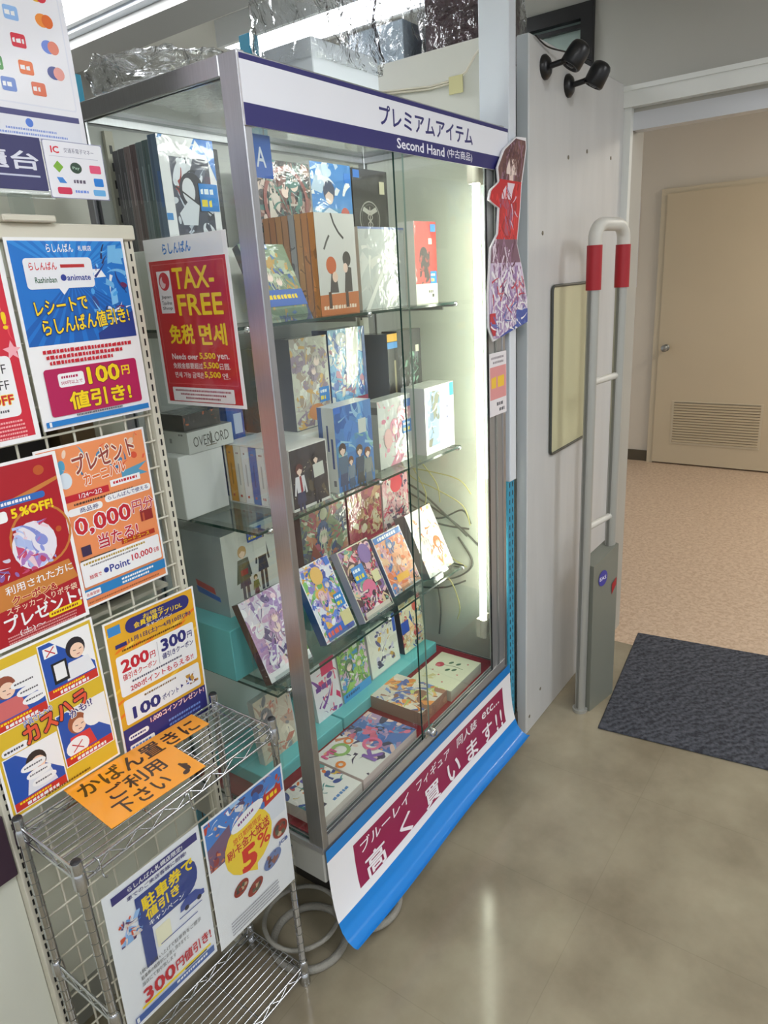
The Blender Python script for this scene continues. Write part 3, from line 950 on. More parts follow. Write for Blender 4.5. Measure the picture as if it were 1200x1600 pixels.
vs = [(x, y, 0) for x, y in pr] + [(x, y*.9, zt(x)) for x, y in pr]
b.mesh(vs, [tuple(range(n))[::-1], tuple(range(n, 2*n))] + [(i, (i+1) % n, n+(i+1) % n, n+i) for i in range(n)], GB)
bb = b.build('base_box', g)
P = Print(58, 58, (60, 58, 160)); P.ops = []; P.clip = (0, 0, 58, 58); P.ell(29, 29, 29, 29, (58, 56, 158)); P.text('EAS', 8, 22, 42, 14, (230, 230, 245), .02)
b = MB(); P.into(b, front_frame(.058)); b.build('round_sticker', bb, (.045, -.0292, .475))
b = MB(); b.mesh([(0, 0, 0), (.03, 0, .03), (.03, 0, .06), (0, 0, .04)], [(0, 1, 2, 3)], GR); b.build('red_mark', bb, (.135, -.0305, .42))

# doormat
def carpet_mat():
    mt = mat('charcoal_carpet', (66, 68, 76), .95)
    nt = mt.node_tree; bs = nt.nodes['Principled BSDF']
    tc = nt.nodes.new('ShaderNodeTexCoord')
    n1 = nt.nodes.new('ShaderNodeTexNoise'); n1.inputs['Scale'].default_value = 90; n1.inputs['Detail'].default_value = 5
    wv = nt.nodes.new('ShaderNodeTexWave'); wv.inputs['Scale'].default_value = 16; wv.inputs['Distortion'].default_value = 9; wv.bands_direction = 'DIAGONAL'
    wv.inputs['Detail'].default_value = 3
    nt.links.new(tc.outputs['Object'], n1.inputs['Vector']); nt.links.new(tc.outputs['Object'], wv.inputs['Vector'])
    ad = nt.nodes.new('ShaderNodeMath'); ad.operation = 'MULTIPLY_ADD'; ad.inputs[1].default_value = .2
    nt.links.new(wv.outputs['Fac'], ad.inputs[0]); nt.links.new(n1.outputs['Fac'], ad.inputs[2])
    rp = nt.nodes.new('ShaderNodeValToRGB')
    rp.color_ramp.elements[0].position = .4; rp.color_ramp.elements[0].color = lin((40, 42, 50))
    rp.color_ramp.elements[1].position = .95; rp.color_ramp.elements[1].color = lin((92, 95, 104))
    nt.links.new(ad.outputs[0], rp.inputs['Fac']); nt.links.new(rp.outputs['Color'], bs.inputs['Base Color'])
    bp = nt.nodes.new('ShaderNodeBump'); bp.inputs['Strength'].default_value = .8; bp.inputs['Distance'].default_value = .006
    nt.links.new(n1.outputs['Fac'], bp.inputs['Height']); nt.links.new(bp.outputs['Normal'], bs.inputs['Normal'])
    return mt
b = MB(); b.box(0, -1.2, 0, .742, 0, .007, carpet_mat(), ch=.003)
tag(b.build('doormat', None, (2.061, .672, 0), (0, 0, R_(6.4))), 'charcoal ribbed doormat lying in front of the passage', 'doormat')
# thin notice on the corridor wall
P = Print(160, 640, (226, 226, 232)); P.rect(10, 20, 140, 300, (204, 212, 230)); P.rect(10, 400, 140, 120, (226, 200, 206))
for k in range(8): P.greek(16, 40+k*32, 120, 10, (150, 160, 190))
tag(sheet('wall_notice', P, (5.697, 1.862, 1.352), (0, 0, R_(-90)), t=.001), 'pale paper notice hanging on the corridor wall left of the cream door', 'notice')
# ================================================================== poster panel at the left
b = MB(); b.box(-.9, 1.27, .10, .84, 1.29, 1.70, mat('pale_back_board', (216, 218, 204), .5, noise=.03, nscale=3))
tag(b.build('back_board'), 'pale greenish back board of the shelving behind the wire poster panel', 'board')
b = MB(); b.box(-.9, 1.265, 0, .84, 1.30, .10, mat('board_kick', (150, 150, 140), .5)); tag(b.build('kick_plate'), 'grey kick plate along the floor under the pale back board', 'plate')
GY = 1.12
gp = thing('grid_panel', 'ivory wire grid panel with slotted uprights carrying the posters', 'grid panel', (.375, GY, 0))
for x in (0.0, .418):
    b = MB(); b.box(x-.002, -.012, 0, x+.014, .018, 1.625, IVORY, ch=.001); u = b.build('upright', gp)
    b = MB()
    for k in range(78):
        b.box(x+.0045, -.0128, .02+k*.0205, x+.0075, -.0115, .032+k*.0205, BLACK)
    b.build('slot_row', u)
b = MB(); b.box(-.30, -.018, 1.612, .435, .016, 1.636, IVORY, ch=.002); b.build('top_bar', gp)
b = MB()
for k in range(9):
    x = .012 + k*.05
    b.tube([(x, 0, .06), (x, 0, 1.612)], .0022, IVORY, 6)
for k in range(32):
    z = .06 + k*.05
    b.tube([(.012, -.004, z), (.418, -.004, z)], .0022, IVORY, 6)
b.build('wire_grid', gp)
# things glimpsed through the grid
for i, (x, z, w, h, c, lb) in enumerate(((.42, 1.262, .09, .05, (30, 30, 38), 'dark box glimpsed through the grid left under the blue poster'), (.53, 1.262, .10, .055, (44, 40, 40), 'dark box glimpsed through the grid centre under the blue poster'),
                            (.65, 1.262, .07, .05, (120, 96, 66), 'brown box glimpsed through the grid right under the blue poster'), (.66, .955, .08, .05, (28, 28, 32), 'black box glimpsed through the grid under the orange poster'))):
    b = MB(); b.box(x, 1.19, z, x+w, 1.262, z+h, mat('dim_box%d' % i, c, .6), ch=.003)
    tag(b.build('small_box'), lb, 'box')
for z, lb in ((1.262, 'narrow ivory shelf plank behind the grid under the blue poster'), (.955, 'narrow ivory shelf plank behind the grid under the orange poster')):
    b = MB(); b.box(.40, 1.165, z-.008, .80, 1.27, z-.0005, IVORY); tag(b.build('shelf_plank'), lb, 'shelf')
b = MB()
b.tube(spline([(.47, 1.20, 1.0), (.50, 1.18, .92), (.53, 1.19, .99), (.56, 1.17, .90), (.60, 1.19, .985)]), .004, BLACK, 6)
tag(b.build('black_cord'), 'black cord hanging behind the grid above the yellow posters', 'cord')
b = MB(); b.box(.30, 1.112, .585, .372, 1.118, .71, mat('plum_board', (58, 38, 54), .5), ch=.002)
tag(b.build('dark_placard'), 'dark plum placard at the far left edge beside the slotted upright', 'placard')
b = MB(); b.box(-.6, 1.128, .10, .372, 1.14, .60, mat('cream_side_panel', (208, 210, 198), .5)); tag(b.build('side_panel'), 'plain cream panel left of the slotted upright at the lower left', 'panel')

NV = (48, 46, 120); YL = (250, 216, 20); RD = (200, 30, 48); WH = (246, 246, 248); OR = (244, 150, 96); MG = (184, 24, 88)
def skin_pal(): return [(250, 226, 210), (244, 206, 190)]

# 1 blue receipt poster
P = Print(206, 294, WH, 11)
P.rect(5, 5, 196, 156, (24, 118, 208))
P.clip = (5, 5, 201, 161)
for k in range(12):
    P.poly([(100, 60), (-60+k*34, -30), (-40+k*34, -30)], (44, 140, 222))
    P.poly([(100, 60), (-60+k*34, 190), (-38+k*34, 190)], (16, 96, 184))
P.art(128, 10, 201, 161, [(70, 160, 230), (40, 60, 130), (240, 244, 250), (50, 44, 92), (120, 190, 240), (110, 40, 90)], 46, .05, .3, 3)
P.poly([(128, 150), (201, 118), (201, 161), (128, 161)], (36, 60, 140))
P.clip = (0, 0, 206, 294)
P.text('らしんばん', 64, 9, 46, 13, WH, .02); P.text('札幌店', 118, 12, 24, 8, WH, .01)
P.rrect(22, 30, 116, 46, 6, (236, 238, 244)); P.poly([(72, 74), (92, 74), (80, 86)], (236, 238, 244))
P.text('らしんばん', 30, 36, 46, 12, (208, 50, 60), .02); P.rect(82, 40, 42, 5, (190, 40, 44)); P.text('Rashinban', 36, 58, 36, 9, (50, 96, 74), .02)
P.ell(84, 60, 5, 5, (44, 60, 150)); P.text('animate', 90, 56, 42, 9, (44, 60, 150), .02)
P.text('レシートで', 26, 91, 92, 22, YL, .02, rot=-4, ol=(30, 40, 110), olw=.05)
P.text('らしんばん値引き!', 32, 116, 160, 26, YL, .02, rot=-4, ol=(30, 40, 110), olw=.05)
for k, c in ((0, RD), (1, RD), (2, RD)):
    P.greek(24+k*4, 168+k*9, 168-k*26, 6, c, 0)
P.rrect(18, 198, 172, 76, 5, MG)
P.rrect(40, 207, 46, 22, 4, WH); P.greek(46, 211, 34, 4, MG); P.text('500円以上で', 44, 219, 38, 6, MG, .01)
P.text('100', 92, 202, 62, 29, YL, .03, ol=(120, 10, 50), olw=.03); P.text('円', 158, 208, 16, 16, YL, .03)
P.text('値引き!', 52, 238, 118, 30, YL, .03, ol=(120, 10, 50), olw=.03)
P.rect(5, 280, 196, 9, (36, 128, 206)); P.greek(60, 275, 90, 3, (110, 110, 120)); P.rect(10, 281, 4, 7, WH)
tag(sheet('poster', P, (.577, 1.101, 1.321)), 'blue poster with yellow lettering and magenta 100 yen panel, top right of the grid', 'poster')
# 2 red poster with OFF lines
P = Print(206, 294, (214, 40, 62), 12)
P.rect(198, 0, 8, 294, WH); P.rect(0, 286, 206, 8, WH)
P.art(100, 60, 198, 150, [(226, 70, 80), (244, 120, 130), (200, 30, 60)], 14, .1, .2, 4)
P.text('!', 184, 96, 8, 26, YL, .03)
P.poly([(190, 138), (194, 148), (204, 150), (196, 156), (198, 166), (190, 160), (182, 166), (184, 156), (176, 150), (186, 148)], (250, 180, 190))
P.rrect(60, 160, 124, 92, 8, WH)
P.text('5%OFF', 120, 172, 54, 14, (60, 60, 64), .0); P.text('10%OFF', 114, 196, 60, 14, (60, 60, 64), .0); P.text('15%OFF', 108, 218, 68, 15, (208, 36, 50), .03, ol=(250, 220, 70), olw=.05)
P.greek(120, 240, 50, 4, (90, 90, 100))
for k in range(5): P.greek(70, 258+k*6, 116, 3, (250, 180, 180))
tag(sheet('poster', P, (.366, 1.104, 1.312)), 'red poster with a white list of discounts, cut by the left edge of the photo', 'poster')
# 3 orange present poster
P = Print(210, 294, OR, 13)
for a in ((0, 0, 210, 4), (0, 290, 210, 4), (0, 0, 4, 294), (206, 0, 4, 294)): P.rect(*a, WH)
P.art(20, 6, 204, 70, [(240, 160, 110), (80, 160, 200), (230, 90, 60), (250, 220, 200), (60, 120, 170)], 26, .06, .2, 5)
P.poly([(150, 70), (206, 62), (186, 74), (204, 84), (150, 84)], (90, 160, 196))
P.ell(44, 60, 12, 14, (220, 232, 244))
P.text('プレゼント', 62, 16, 122, 34, (150, 60, 50), .02, rot=-5, ol=(250, 236, 220), olw=.06)
P.text('カーニバル', 76, 52, 84, 22, (232, 110, 40), .03, rot=-5, ol=(250, 240, 230), olw=.06)
P.rect(36, 86, 84, 12, RD); P.text('1/24～2/2', 62, 88, 44, 8, WH, .01); P.rect(124, 80, 62, 12, WH); P.greek(130, 83, 50, 5, RD)
P.greek(50, 102, 120, 4, (90, 60, 50))
P.rrect(36, 110, 66, 13, 6, WH); P.text('商品券', 58, 112, 36, 9, NV, .01); P.rrect(108, 104, 96, 13, 6, WH); P.text('らしんばんで使える', 114, 106, 84, 8, NV, .01)
P.text('10,000', 26, 128, 128, 36, RD, .03, ol=WH, olw=.04); P.text('円分', 158, 128, 46, 24, RD, .01, ol=WH, olw=.04)
P.text('当たる!', 80, 168, 82, 27, RD, .02, ol=WH, olw=.04)
P.rect(172, 152, 26, 20, (150, 40, 40)); P.rect(176, 156, 4, 16, (200, 90, 60)); P.rect(46, 180, 18, 18, (60, 44, 80))
P.rect(40, 204, 70, 9, (40, 40, 44)); P.text('商品券コース', 44, 205, 46, 7, YL, .01); P.rect(124, 192, 72, 9, (180, 50, 30)); P.text('カードコース', 128, 193, 56, 7, YL, .01)
P.rrect(38, 206, 164, 48, 3, WH); P.greek(44, 210, 130, 4, (180, 150, 60)); P.greek(56, 217, 100, 3, (120, 120, 130))
P.ell(84, 236, 5, 5, (44, 60, 150)); P.text('Point', 91, 229, 42, 14, (44, 60, 150), .02); P.text('10,000', 138, 226, 46, 14, RD, .02); P.text('名様', 186, 229, 12, 10, RD, .01)
P.text('抽選で', 50, 234, 24, 8, RD, .01)
P.rect(4, 258, 202, 18, (38, 130, 196)); P.rrect(36, 262, 30, 12, 2, WH); P.text('会員登録!', 38, 265, 26, 6, RD, .01); P.greek(110, 262, 70, 4, WH); P.greek(110, 269, 60, 4, WH)
P.greek(40, 282, 150, 3, (180, 100, 60))
tag(sheet('poster', P, (.553, 1.106, .999)), 'orange poster announcing 10,000 yen prizes, right of the red poster on the grid', 'poster')
# 4 red 5% OFF poster
P = Print(212, 296, (176, 22, 38), 14)
P.rect(206, 0, 6, 296, WH); P.rect(0, 290, 212, 6, WH); P.rect(0, 0, 212, 5, WH)
G1 = (206, 130, 60)
P.poly([(120, 60), (206, 40), (206, 46), (120, 70)], G1); P.ring(160, 130, 52, 4, G1); P.poly([(60, 190), (196, 184), (206, 220), (60, 232)], G1)
P.ell(178, 24, 9, 8, (196, 90, 40)); P.ell(190, 128, 5, 5, (196, 90, 40))
P.rrect(60, 58, 120, 11, 5, (50, 110, 190)); P.greek(80, 61, 80, 5, WH)
P.text('5', 120, 74, 10, 16, YL, .04); P.text('%OFF!', 134, 74, 56, 16, YL, .04); P.rrect(92, 74, 22, 18, 5, WH)
P.ell(146, 142, 37, 40, (236, 232, 244)); P.art(116, 104, 176, 182, [(140, 150, 220), (170, 120, 190), (240, 210, 220), (200, 70, 110), (180, 196, 240)], 40, .08, .35, 6)
P.art(70, 150, 116, 184, [(236, 230, 240), (150, 110, 180), (210, 200, 220)], 14, .1, .4, 7)
P.text('利用された方に', 84, 192, 116, 15, WH, .01, rot=-2); P.text('クーポン&', 90, 212, 76, 15, (176, 22, 38), .03, ol=(250, 226, 170), olw=.05)
P.text('ステッカー入りポチ袋', 78, 228, 122, 12, (250, 226, 200), .01)
P.text('プレゼント!', 70, 240, 134, 26, WH, .025, rot=-2)
P.rrect(142, 262, 60, 10, 3, YL); P.greek(146, 265, 50, 4, (150, 60, 30))
P.text('(土)～', 90, 270, 44, 12, WH, .01)
for k in range(3): P.greek(70, 276+k*5, 120, 2.6, (230, 160, 160))
tag(sheet('poster', P, (.374, 1.098, .993)), 'dark red poster with white lettering and a round picture, beside the orange poster', 'poster')
# 5 yellow clerk manners poster
P = Print(208, 290, (226, 190, 50), 15)
for a in ((0, 0, 208, 4), (0, 286, 208, 4), (0, 0, 4, 290), (204, 0, 4, 290)): P.rect(*a, WH)
for (x, y, fl, hair, coat) in ((8, 24, 0, (150, 80, 60), (214, 110, 110)), (106, 12, 1, (40, 36, 44), (236, 238, 244)), (10, 176, 2, (50, 42, 40), (230, 232, 240)), (108, 150, 3, (160, 90, 60), (222, 60, 60))):
    P.rect(x-2, y-2, 96, 106, WH); P.rect(x, y, 92, 102, (38, 84, 176))
    P.clip = (x, y, x+92, y+102)
    P.poly([(x+20, y), (x+92, y), (x+92, y+70)], WH)
    cx = x + (34 if fl in (0, 3) else 62 if fl == 1 else 50)
    P.ell(cx, y+30, 18, 20, hair); P.ell(cx+2, y+36, 13, 14, (250, 214, 190)); P.line(cx-5, y+34, cx, y+35, 1.4, (60, 40, 40)); P.line(cx+6, y+35, cx+11, y+34, 1.4, (60, 40, 40)); P.line(cx, y+43, cx+6, y+43, 1.4, (170, 60, 60)); P.poly([(cx-26, y+84), (cx-18, y+52), (cx+20, y+52), (cx+28, y+84)], coat)
    if fl in (0, 2):
        for q in range(3): P.ell(x+64-fl*10+q*6, y+34+q*18, 22, 9, WH); P.greek(x+48-fl*10+q*6, y+32+q*18, 32, 3, (90, 90, 100))
    if fl == 1:
        P.rect(x+6, y+8, 24, 18, WH); P.line(x+10, y+10, x+26, y+24, 2, RD); P.line(x+26, y+10, x+10, y+24, 2, RD); P.rect(x+14, y+40, 28, 40, (30, 30, 34)); P.rect(x+18, y+44, 20, 30, WH)
    if fl == 3:
        P.ell(x+66, y+30, 20, 22, WH); P.ell(x+26, y+74, 22, 18, WH); P.line(x+16, y+66, x+36, y+82, 2, RD); P.line(x+36, y+66, x+16, y+82, 2, RD)
    P.rect(x, y+86, 92, 16, (206, 50, 40)); P.greek(x+8, y+88, 60, 4, YL); P.greek(x+20, y+94, 60, 6, WH)
    P.clip = (0, 0, 208, 290)
P.rrect(10, 158, 46, 14, 7, WH); P.greek(14, 163, 36, 4, (60, 60, 70))
P.text('店員さんへの', 54, 122, 52, 13, (40, 70, 170), .01, rot=-6, ol=WH, olw=.06)
P.text('カスハラ', 50, 128, 120, 36, (232, 90, 60), .04, rot=-8, ol=(50, 30, 40), olw=.05); P.text('かも!?', 132, 148, 44, 16, (70, 60, 130), .02, rot=-8, ol=WH, olw=.06)
P.greek(60, 276, 90, 4, (120, 90, 20))
tag(sheet('poster', P, (.380, 1.099, .697)), 'yellow poster of four blue comic panels standing behind the wire rack', 'poster')
# 6 yellow coupon poster
P = Print(206, 290, (236, 176, 40), 16)
for k in range(24):
    P.ell(P.rng.uniform(0, 206), P.rng.uniform(0, 200), P.rng.uniform(8, 30), 3, (244, 130, 30) if k % 2 else (250, 206, 70), -20)
for a in ((0, 0, 206, 4), (0, 286, 206, 4), (0, 0, 4, 290), (202, 0, 4, 290)): P.rect(*a, WH)
P.rect(8, 12, 26, 18, (60, 140, 210)); P.rrect(44, 10, 148, 30, 15, NV); P.text('お得な', 84, 13, 48, 9, YL, .01); P.text('会員登録アプリDL', 62, 22, 112, 12, YL, .02); P.text('キャンペーン', 88, 35, 60, 7, WH, .01)
P.text('11月1日(土)～4月10日(木)', 46, 47, 146, 12, (60, 50, 110), .02); P.rect(18, 50, 24, 8, NV); P.greek(30, 64, 140, 4, (110, 70, 20))
P.rrect(14, 74, 180, 84, 5, WH)
P.text('200', 22, 84, 62, 26, RD, .04); P.text('円', 86, 94, 12, 14, RD, .02); P.text('値引きクーポン', 22, 113, 76, 13, RD, .02)
P.text('300', 112, 80, 62, 27, NV, .04); P.text('円', 176, 90, 12, 14, NV, .02); P.text('値引きクーポン', 112, 110, 76, 13, NV, .02)
P.rect(104, 80, 1, 48, (180, 180, 190)); P.greek(40, 132, 120, 4, (90, 90, 110)); P.text('200ポイントもらえる!!', 34, 140, 150, 13, RD, .02)
P.rrect(14, 166, 180, 52, 5, WH); P.text('100', 30, 186, 64, 26, NV, .04); P.text('ポイント', 98, 194, 40, 13, NV, .02); P.text('▶', 144, 194, 6, 9, NV); P.art(158, 182, 188, 206, [(200, 150, 60), (70, 80, 160), (150, 90, 60)], 16, .1, .4, 8); P.greek(60, 172, 80, 4, (130, 100, 60))
P.rect(4, 224, 198, 62, NV); P.text('1,000コインプレゼント!', 64, 226, 134, 13, WH, .02, ol=RD, olw=.05)
P.rrect(12, 240, 46, 12, 6, WH); P.greek(16, 244, 36, 4, NV); P.rrect(12, 262, 56, 20, 3, WH); P.greek(16, 266, 46, 5, (90, 130, 200))
for k in range(3): P.greek(104, 254+k*10, 84, 5, (120, 150, 220))
tag(sheet('poster', P, (.597, 1.100, .672), (0, R_(1.5), 0)), 'yellow and navy poster with 200 and 300 yen coupons, lower right of the grid', 'poster')
# signs on top of the grid
P = Print(210, 290, (238, 238, 246), 17)
P.rect(0, 0, 210, 22, (60, 58, 100)); P.rrect(30, 26, 172, 216, 4, (228, 230, 242)); P.rrect(32, 44, 168, 196, 4, (240, 240, 247)); P.text('ご利用可能', 120, 30, 60, 10, NV, .01)
cs = [(232, 110, 40), (70, 80, 150), (110, 140, 210), (228, 120, 90), (60, 60, 140), (240, 190, 50), (236, 160, 150), (150, 190, 240), (246, 150, 60), (90, 130, 60), (220, 50, 70), (100, 130, 220), (90, 160, 90)]
i = 0
for ry, xs in ((58, (70, 118, 166)), (92, (70, 118, 166)), (124, (74, 122, 170)), (158, (78, 126, 172)), (192, (84, 130, 174)), (218, (98, 144))):
    for x in xs:
        c = cs[i % 13]; i += 1
        if i % 3 == 0: P.ell(x, ry, 11, 9, c); P.ell(x+8, ry, 9, 9, cs[(i+4) % 13])
        else: P.rrect(x-11, ry-9, 22, 18, 3, c); P.greek(x-9, ry-3, 18, 6, WH)
P.rrect(30, 250, 172, 36, 3, (232, 234, 244)); P.rect(30, 250, 172, 8, (80, 80, 130)); P.ell(118, 266, 6, 6, (90, 130, 220)); P.greek(80, 274, 80, 3, (140, 160, 220)); P.greek(60, 280, 120, 3, (140, 160, 220))
tag(sheet('payment_sign', P, (.540, 1.1065, 1.752), (R_(0), 0, 0)), 'white payment sign with rows of coloured marks at the upper left corner', 'sign')
P = Print(250, 74, (62, 62, 108)); P.text('結帳櫃台', 46, 20, 196, 26, (226, 228, 242), .02); P.rect(60, 53, 180, 2.5, (200, 204, 226))
tag(sheet('counter_sign', P, (.417, 1.103, 1.682), t=.002), 'navy counter sign with white characters held by the clear clip', 'sign')
P = Print(102, 82, (150, 150, 186), 18); P.rrect(1, 1, 100, 80, 3, (240, 240, 248))
P.text('IC', 12, 8, 14, 10, (222, 50, 70), .03); P.text('交通系電子マネー', 34, 9, 52, 7, (110, 110, 140), .0); P.rect(8, 22, 84, .6, (190, 190, 210))
P.rect(14, 31, 12, 12, (130, 180, 60), 45); P.ell(50, 37, 10, 8, (52, 74, 60)); P.text('Pay', 44, 35, 12, 5, (190, 220, 200), .01); P.rrect(74, 31, 20, 12, 2, (236, 90, 130))
P.poly([(14, 52), (24, 52), (30, 60), (18, 60)], (70, 140, 220)); P.greek(42, 54, 24, 5, (100, 90, 110)); P.rrect(78, 50, 17, 12, 2, (40, 130, 220))
P.rrect(12, 66, 24, 10, 3, (216, 50, 90)); P.greek(42, 69, 24, 4, (120, 150, 230)); P.rrect(74, 67, 22, 9, 2, (110, 180, 236))
tag(sheet('logo_card', P, (.668, 1.100, 1.673), t=.002), 'small white card with coloured payment marks beside the navy counter sign', 'sign')
cl = thing('sign_clip', 'clear plastic sign clip on an ivory foot on top of the grid panel', 'clip', (.62, 1.105, 1.636))
b = MB(); b.box(-.042, -.016, 0, .042, .02, .010, IVORY, ch=.002); b.build('clip_foot', cl)
b = MB(); b.box(-.016, -.004, .010, .016, .008, .040, ACRYL); b.lathe([(.006, -.05), (.006, .06)], ACRYL, 10, (0, .004, .042), axis='x'); b.build('clip_jaw', cl)

# tax free poster on the side glass
tf = thing('tax_free_poster', 'red tax-free poster in a clear sleeve taped to the side glass of the case', 'poster', (X0-.0015, 1.160, 1.314), (0, 0, R_(-90)))
P = Print(222, 300, (240, 240, 242), 19)
P.text('らしんばん', 52, 9, 78, 19, (60, 130, 210), .03, rot=-1)
P.rect(8, 38, 206, 256, (196, 28, 44)); P.rect(14, 44, 194, 216, (214, 96, 100)); P.rect(15.2, 45.2, 191.6, 213.6, (196, 28, 44))
P.rect(25, 56, 38, 74, (238, 232, 236)); P.ell(44, 74, 15, 16, (206, 40, 60)); P.ell(40, 76, 8, 10, (238, 200, 206)); P.ell(48, 70, 9, 8, (206, 40, 60))
for s, y in (('Japan', 98), ('Tax-free', 108), ('Shop', 118)): P.text(s, 30, y, 28, 7, (60, 60, 70), .01)
P.text('TAX-', 70, 52, 110, 37, YL, .02); P.text('FREE', 74, 98, 120, 37, YL, .02)
P.text('免税', 38, 150, 70, 36, YL, .03); P.text('면세', 122, 150, 72, 38, YL, .03)
P.text('Needs over', 36, 203, 74, 11, (250, 236, 236), .02); P.text('5,500', 114, 201, 44, 13, YL, .03); P.text('yen.', 162, 204, 32, 12, (250, 236, 236), .02)
P.text('免税金额要超过', 36, 220, 84, 11, (250, 236, 236), .01); P.text('5,500', 122, 218, 42, 13, YL, .03); P.text('日圆.', 166, 220, 28, 11, (250, 236, 236), .01)
P.text('면세 가능 금액은', 38, 237, 82, 11, (250, 236, 236), .01); P.text('5,500', 122, 235, 44, 13, YL, .03); P.text('엔.', 170, 237, 20, 11, (250, 236, 236), .01)
P.rrect(24, 266, 172, 26, 2, (240, 236, 238))
for k in range(3): P.greek(32+k*14, 270+k*7, 156-k*28, 3.6, (160, 60, 80))
sheet('paper', P, (.004, 0, .002), parent=tf)
b = MB(); b.box(0, -.0135, 0, .229, -.0125, .303, SLEEVE); b.build('clear_sleeve', tf)

# ================================================================== wire rack
rk = thing('wire_rack', 'small chrome wire shelf rack standing in front of the poster panel', 'wire rack', (.383, .912, 0))
RW, RD_, RT = .424, .173, .690
for x in (0, RW):
    for y in (0, RD_):
        b = MB(); b.tube([(x, y, .028), (x, y, .703)], .0075, CHROME, 12)
        for k in range(26):
            z = .05 + k*.025
            b.tube([(x, y, z), (x, y, z+.0012)], .0078, STEEL, 12, cap=False)
        p = b.build('post', rk)
        b = MB(); b.lathe([(.0092, .690), (.0092, .708), (.0086, .710)], CHROME, 12, (x, y, 0)); b.lathe([(.0084, .7095), (.007, .712), (0, .7125)], DARK, 12, (x, y, 0)); b.build('post_cap', p)
        b = MB(); b.lathe([(.0115, .012), (.0115, .026), (.008, .030)], CHROME, 12, (x, y, 0)); b.lathe([(.012, 0), (.013, .004), (.011, .012)], CHROME, 12, (x, y, 0)); b.build('foot', p)
        for z in (.045, RT-.022, .372):
            b = MB(); b.lathe([(.0115, z-.006), (.0105, z+.018), (.0085, z+.022)], CHROME, 12, (x, y, 0))
            b.build('collar', p)
def truss(b, p, q, h, n):
    p = Vector(p); q = Vector(q); dn = Vector((0, 0, -h))
    b.tube([p, q], .0026, CHROME, 8); b.tube([p+dn, q+dn], .0026, CHROME, 8)
    pts = []
    for k in range(n*2+1):
        t = p.lerp(q, k/(n*2)); pts.append(t + (dn*.92 if k % 2 else dn*.08))
    b.tube(pts, .0015, CHROME, 6)
def wire_shelf(z, nm, wires=True):
    b = MB()
    c = [(0, 0, z), (RW, 0, z), (RW, RD_, z), (0, RD_, z)]
    for i in range(4):
        truss(b, c[i], c[(i+1) % 4], .022, 8 if i % 2 == 0 else 4)
    f = b.build(nm, rk)
    b = MB()
    for k in range(1, 11):
        y = RD_*k/11
        b.tube([(.002, y, z), (RW-.002, y, z)], .0016, CHROME, 6)
    for x in (RW/3, RW*2/3):
        b.tube([(x, .002, z-.003), (x, RD_-.002, z-.003)], .0022, CHROME, 6)
    b.build('shelf_wires', f)
wire_shelf(RT, 'upper_shelf'); wire_shelf(.052, 'lower_shelf')
for x in (0, RW):
    b = MB(); truss(b, (x, 0, .385), (x, RD_, .385), .022, 4); b.build('side_rail', rk)

def hook(parent, x, z):
    b = MB(); pts = []
    for k in range(7):
        a = R_(180 - k*30); pts.append((x, .012+.008*math.cos(a)-.0, z+.008*math.sin(a)))
    pts = [(x, .004, z-.006)] + pts[0:1] + pts[1:] + [(x, .018, z-.004)]
    pts2 = [(x, .003, z), (x, .002, z-.014)]
    for k in range(6):
        a = R_(0 - k*36); pts2.append((x, -.004+.006*math.cos(a), z-.016+.006*math.sin(a)))
    b.tube(pts, .0014, CHROME, 6); b.tube(pts2, .0014, CHROME, 6)
    return b.build('hook', parent)
# parking coupon poster
t = thing('parking_poster', 'white and navy parking discount poster hooked on the rack front, left one', 'poster', (.394, .898, .335), (0, R_(1.2), 0))
P = Print(193, 292, (238, 240, 246), 20)
for k in range(60): P.line(P.rng.uniform(5, 188), P.rng.uniform(30, 270), P.rng.uniform(5, 188), P.rng.uniform(30, 270), .0, WH)
P.rect(14, 10, 172, 16, NV); P.text('らしんばん札幌店限定!', 44, 13, 110, 10, WH, .01)
P.text('車でのご来店客様に朗報!', 40, 30, 120, 9, NV, .01)
P.rrect(52, 44, 124, 78, 34, (40, 64, 140)); P.rect(52, 44, 60, 78, (40, 64, 140)); P.rect(52, 110, 22, 82, (40, 64, 140)); P.rrect(78, 132, 30, 40, 3, (244, 240, 210))
P.art(16, 66, 58, 116, [(80, 150, 220), (220, 90, 60), (90, 60, 110), (240, 220, 210), (150, 190, 240)], 30, .08, .35, 9)
P.text('駐車券で', 62, 50, 108, 28, YL, .03, rot=-3); P.text('値引き', 66, 80, 70, 22, YL, .03, rot=-3); P.text('キャンペーン', 70, 106, 72, 11, WH, .01)
P.poly([(132, 130), (146, 120), (166, 120), (178, 130), (184, 132), (184, 142), (130, 142)], (60, 80, 160)); P.ell(144, 142, 5, 5, (30, 30, 60)); P.ell(172, 142, 5, 5, (30, 30, 60)); P.rect(126, 152, 50, 2, (60, 80, 160)); P.rect(84, 168, 80, 2, (60, 80, 160))
for k, s in enumerate(('1枚のお買い上げで駐車券をご提示', '駐車券の精算前にお渡し頂きますと', '当店にて割引致します')): P.text(s, 38, 184+k*13, 130-k*30, 9, (50, 50, 60), .0)
P.rect(30, 258, 150, 5, YL); P.text('300', 36, 226, 66, 30, RD, .03, rot=-2); P.text('円値引き!', 104, 226, 80, 24, RD, .03, rot=-2)
P.rect(14, 268, 172, 14, (60, 96, 170)); P.greek(100, 271, 70, 5, WH); P.rect(16, 270, 5, 10, WH); P.rect(120, 262, 50, 3, (60, 60, 70))
sheet('paper', P, (0, 0, 0), parent=t)
b = MB(); b.box(-.004, -.0045, -.004, .196, -.004, .338, SLEEVE); b.build('clear_sleeve', t)
hook(t, .012, .352); hook(t, .188, .352)
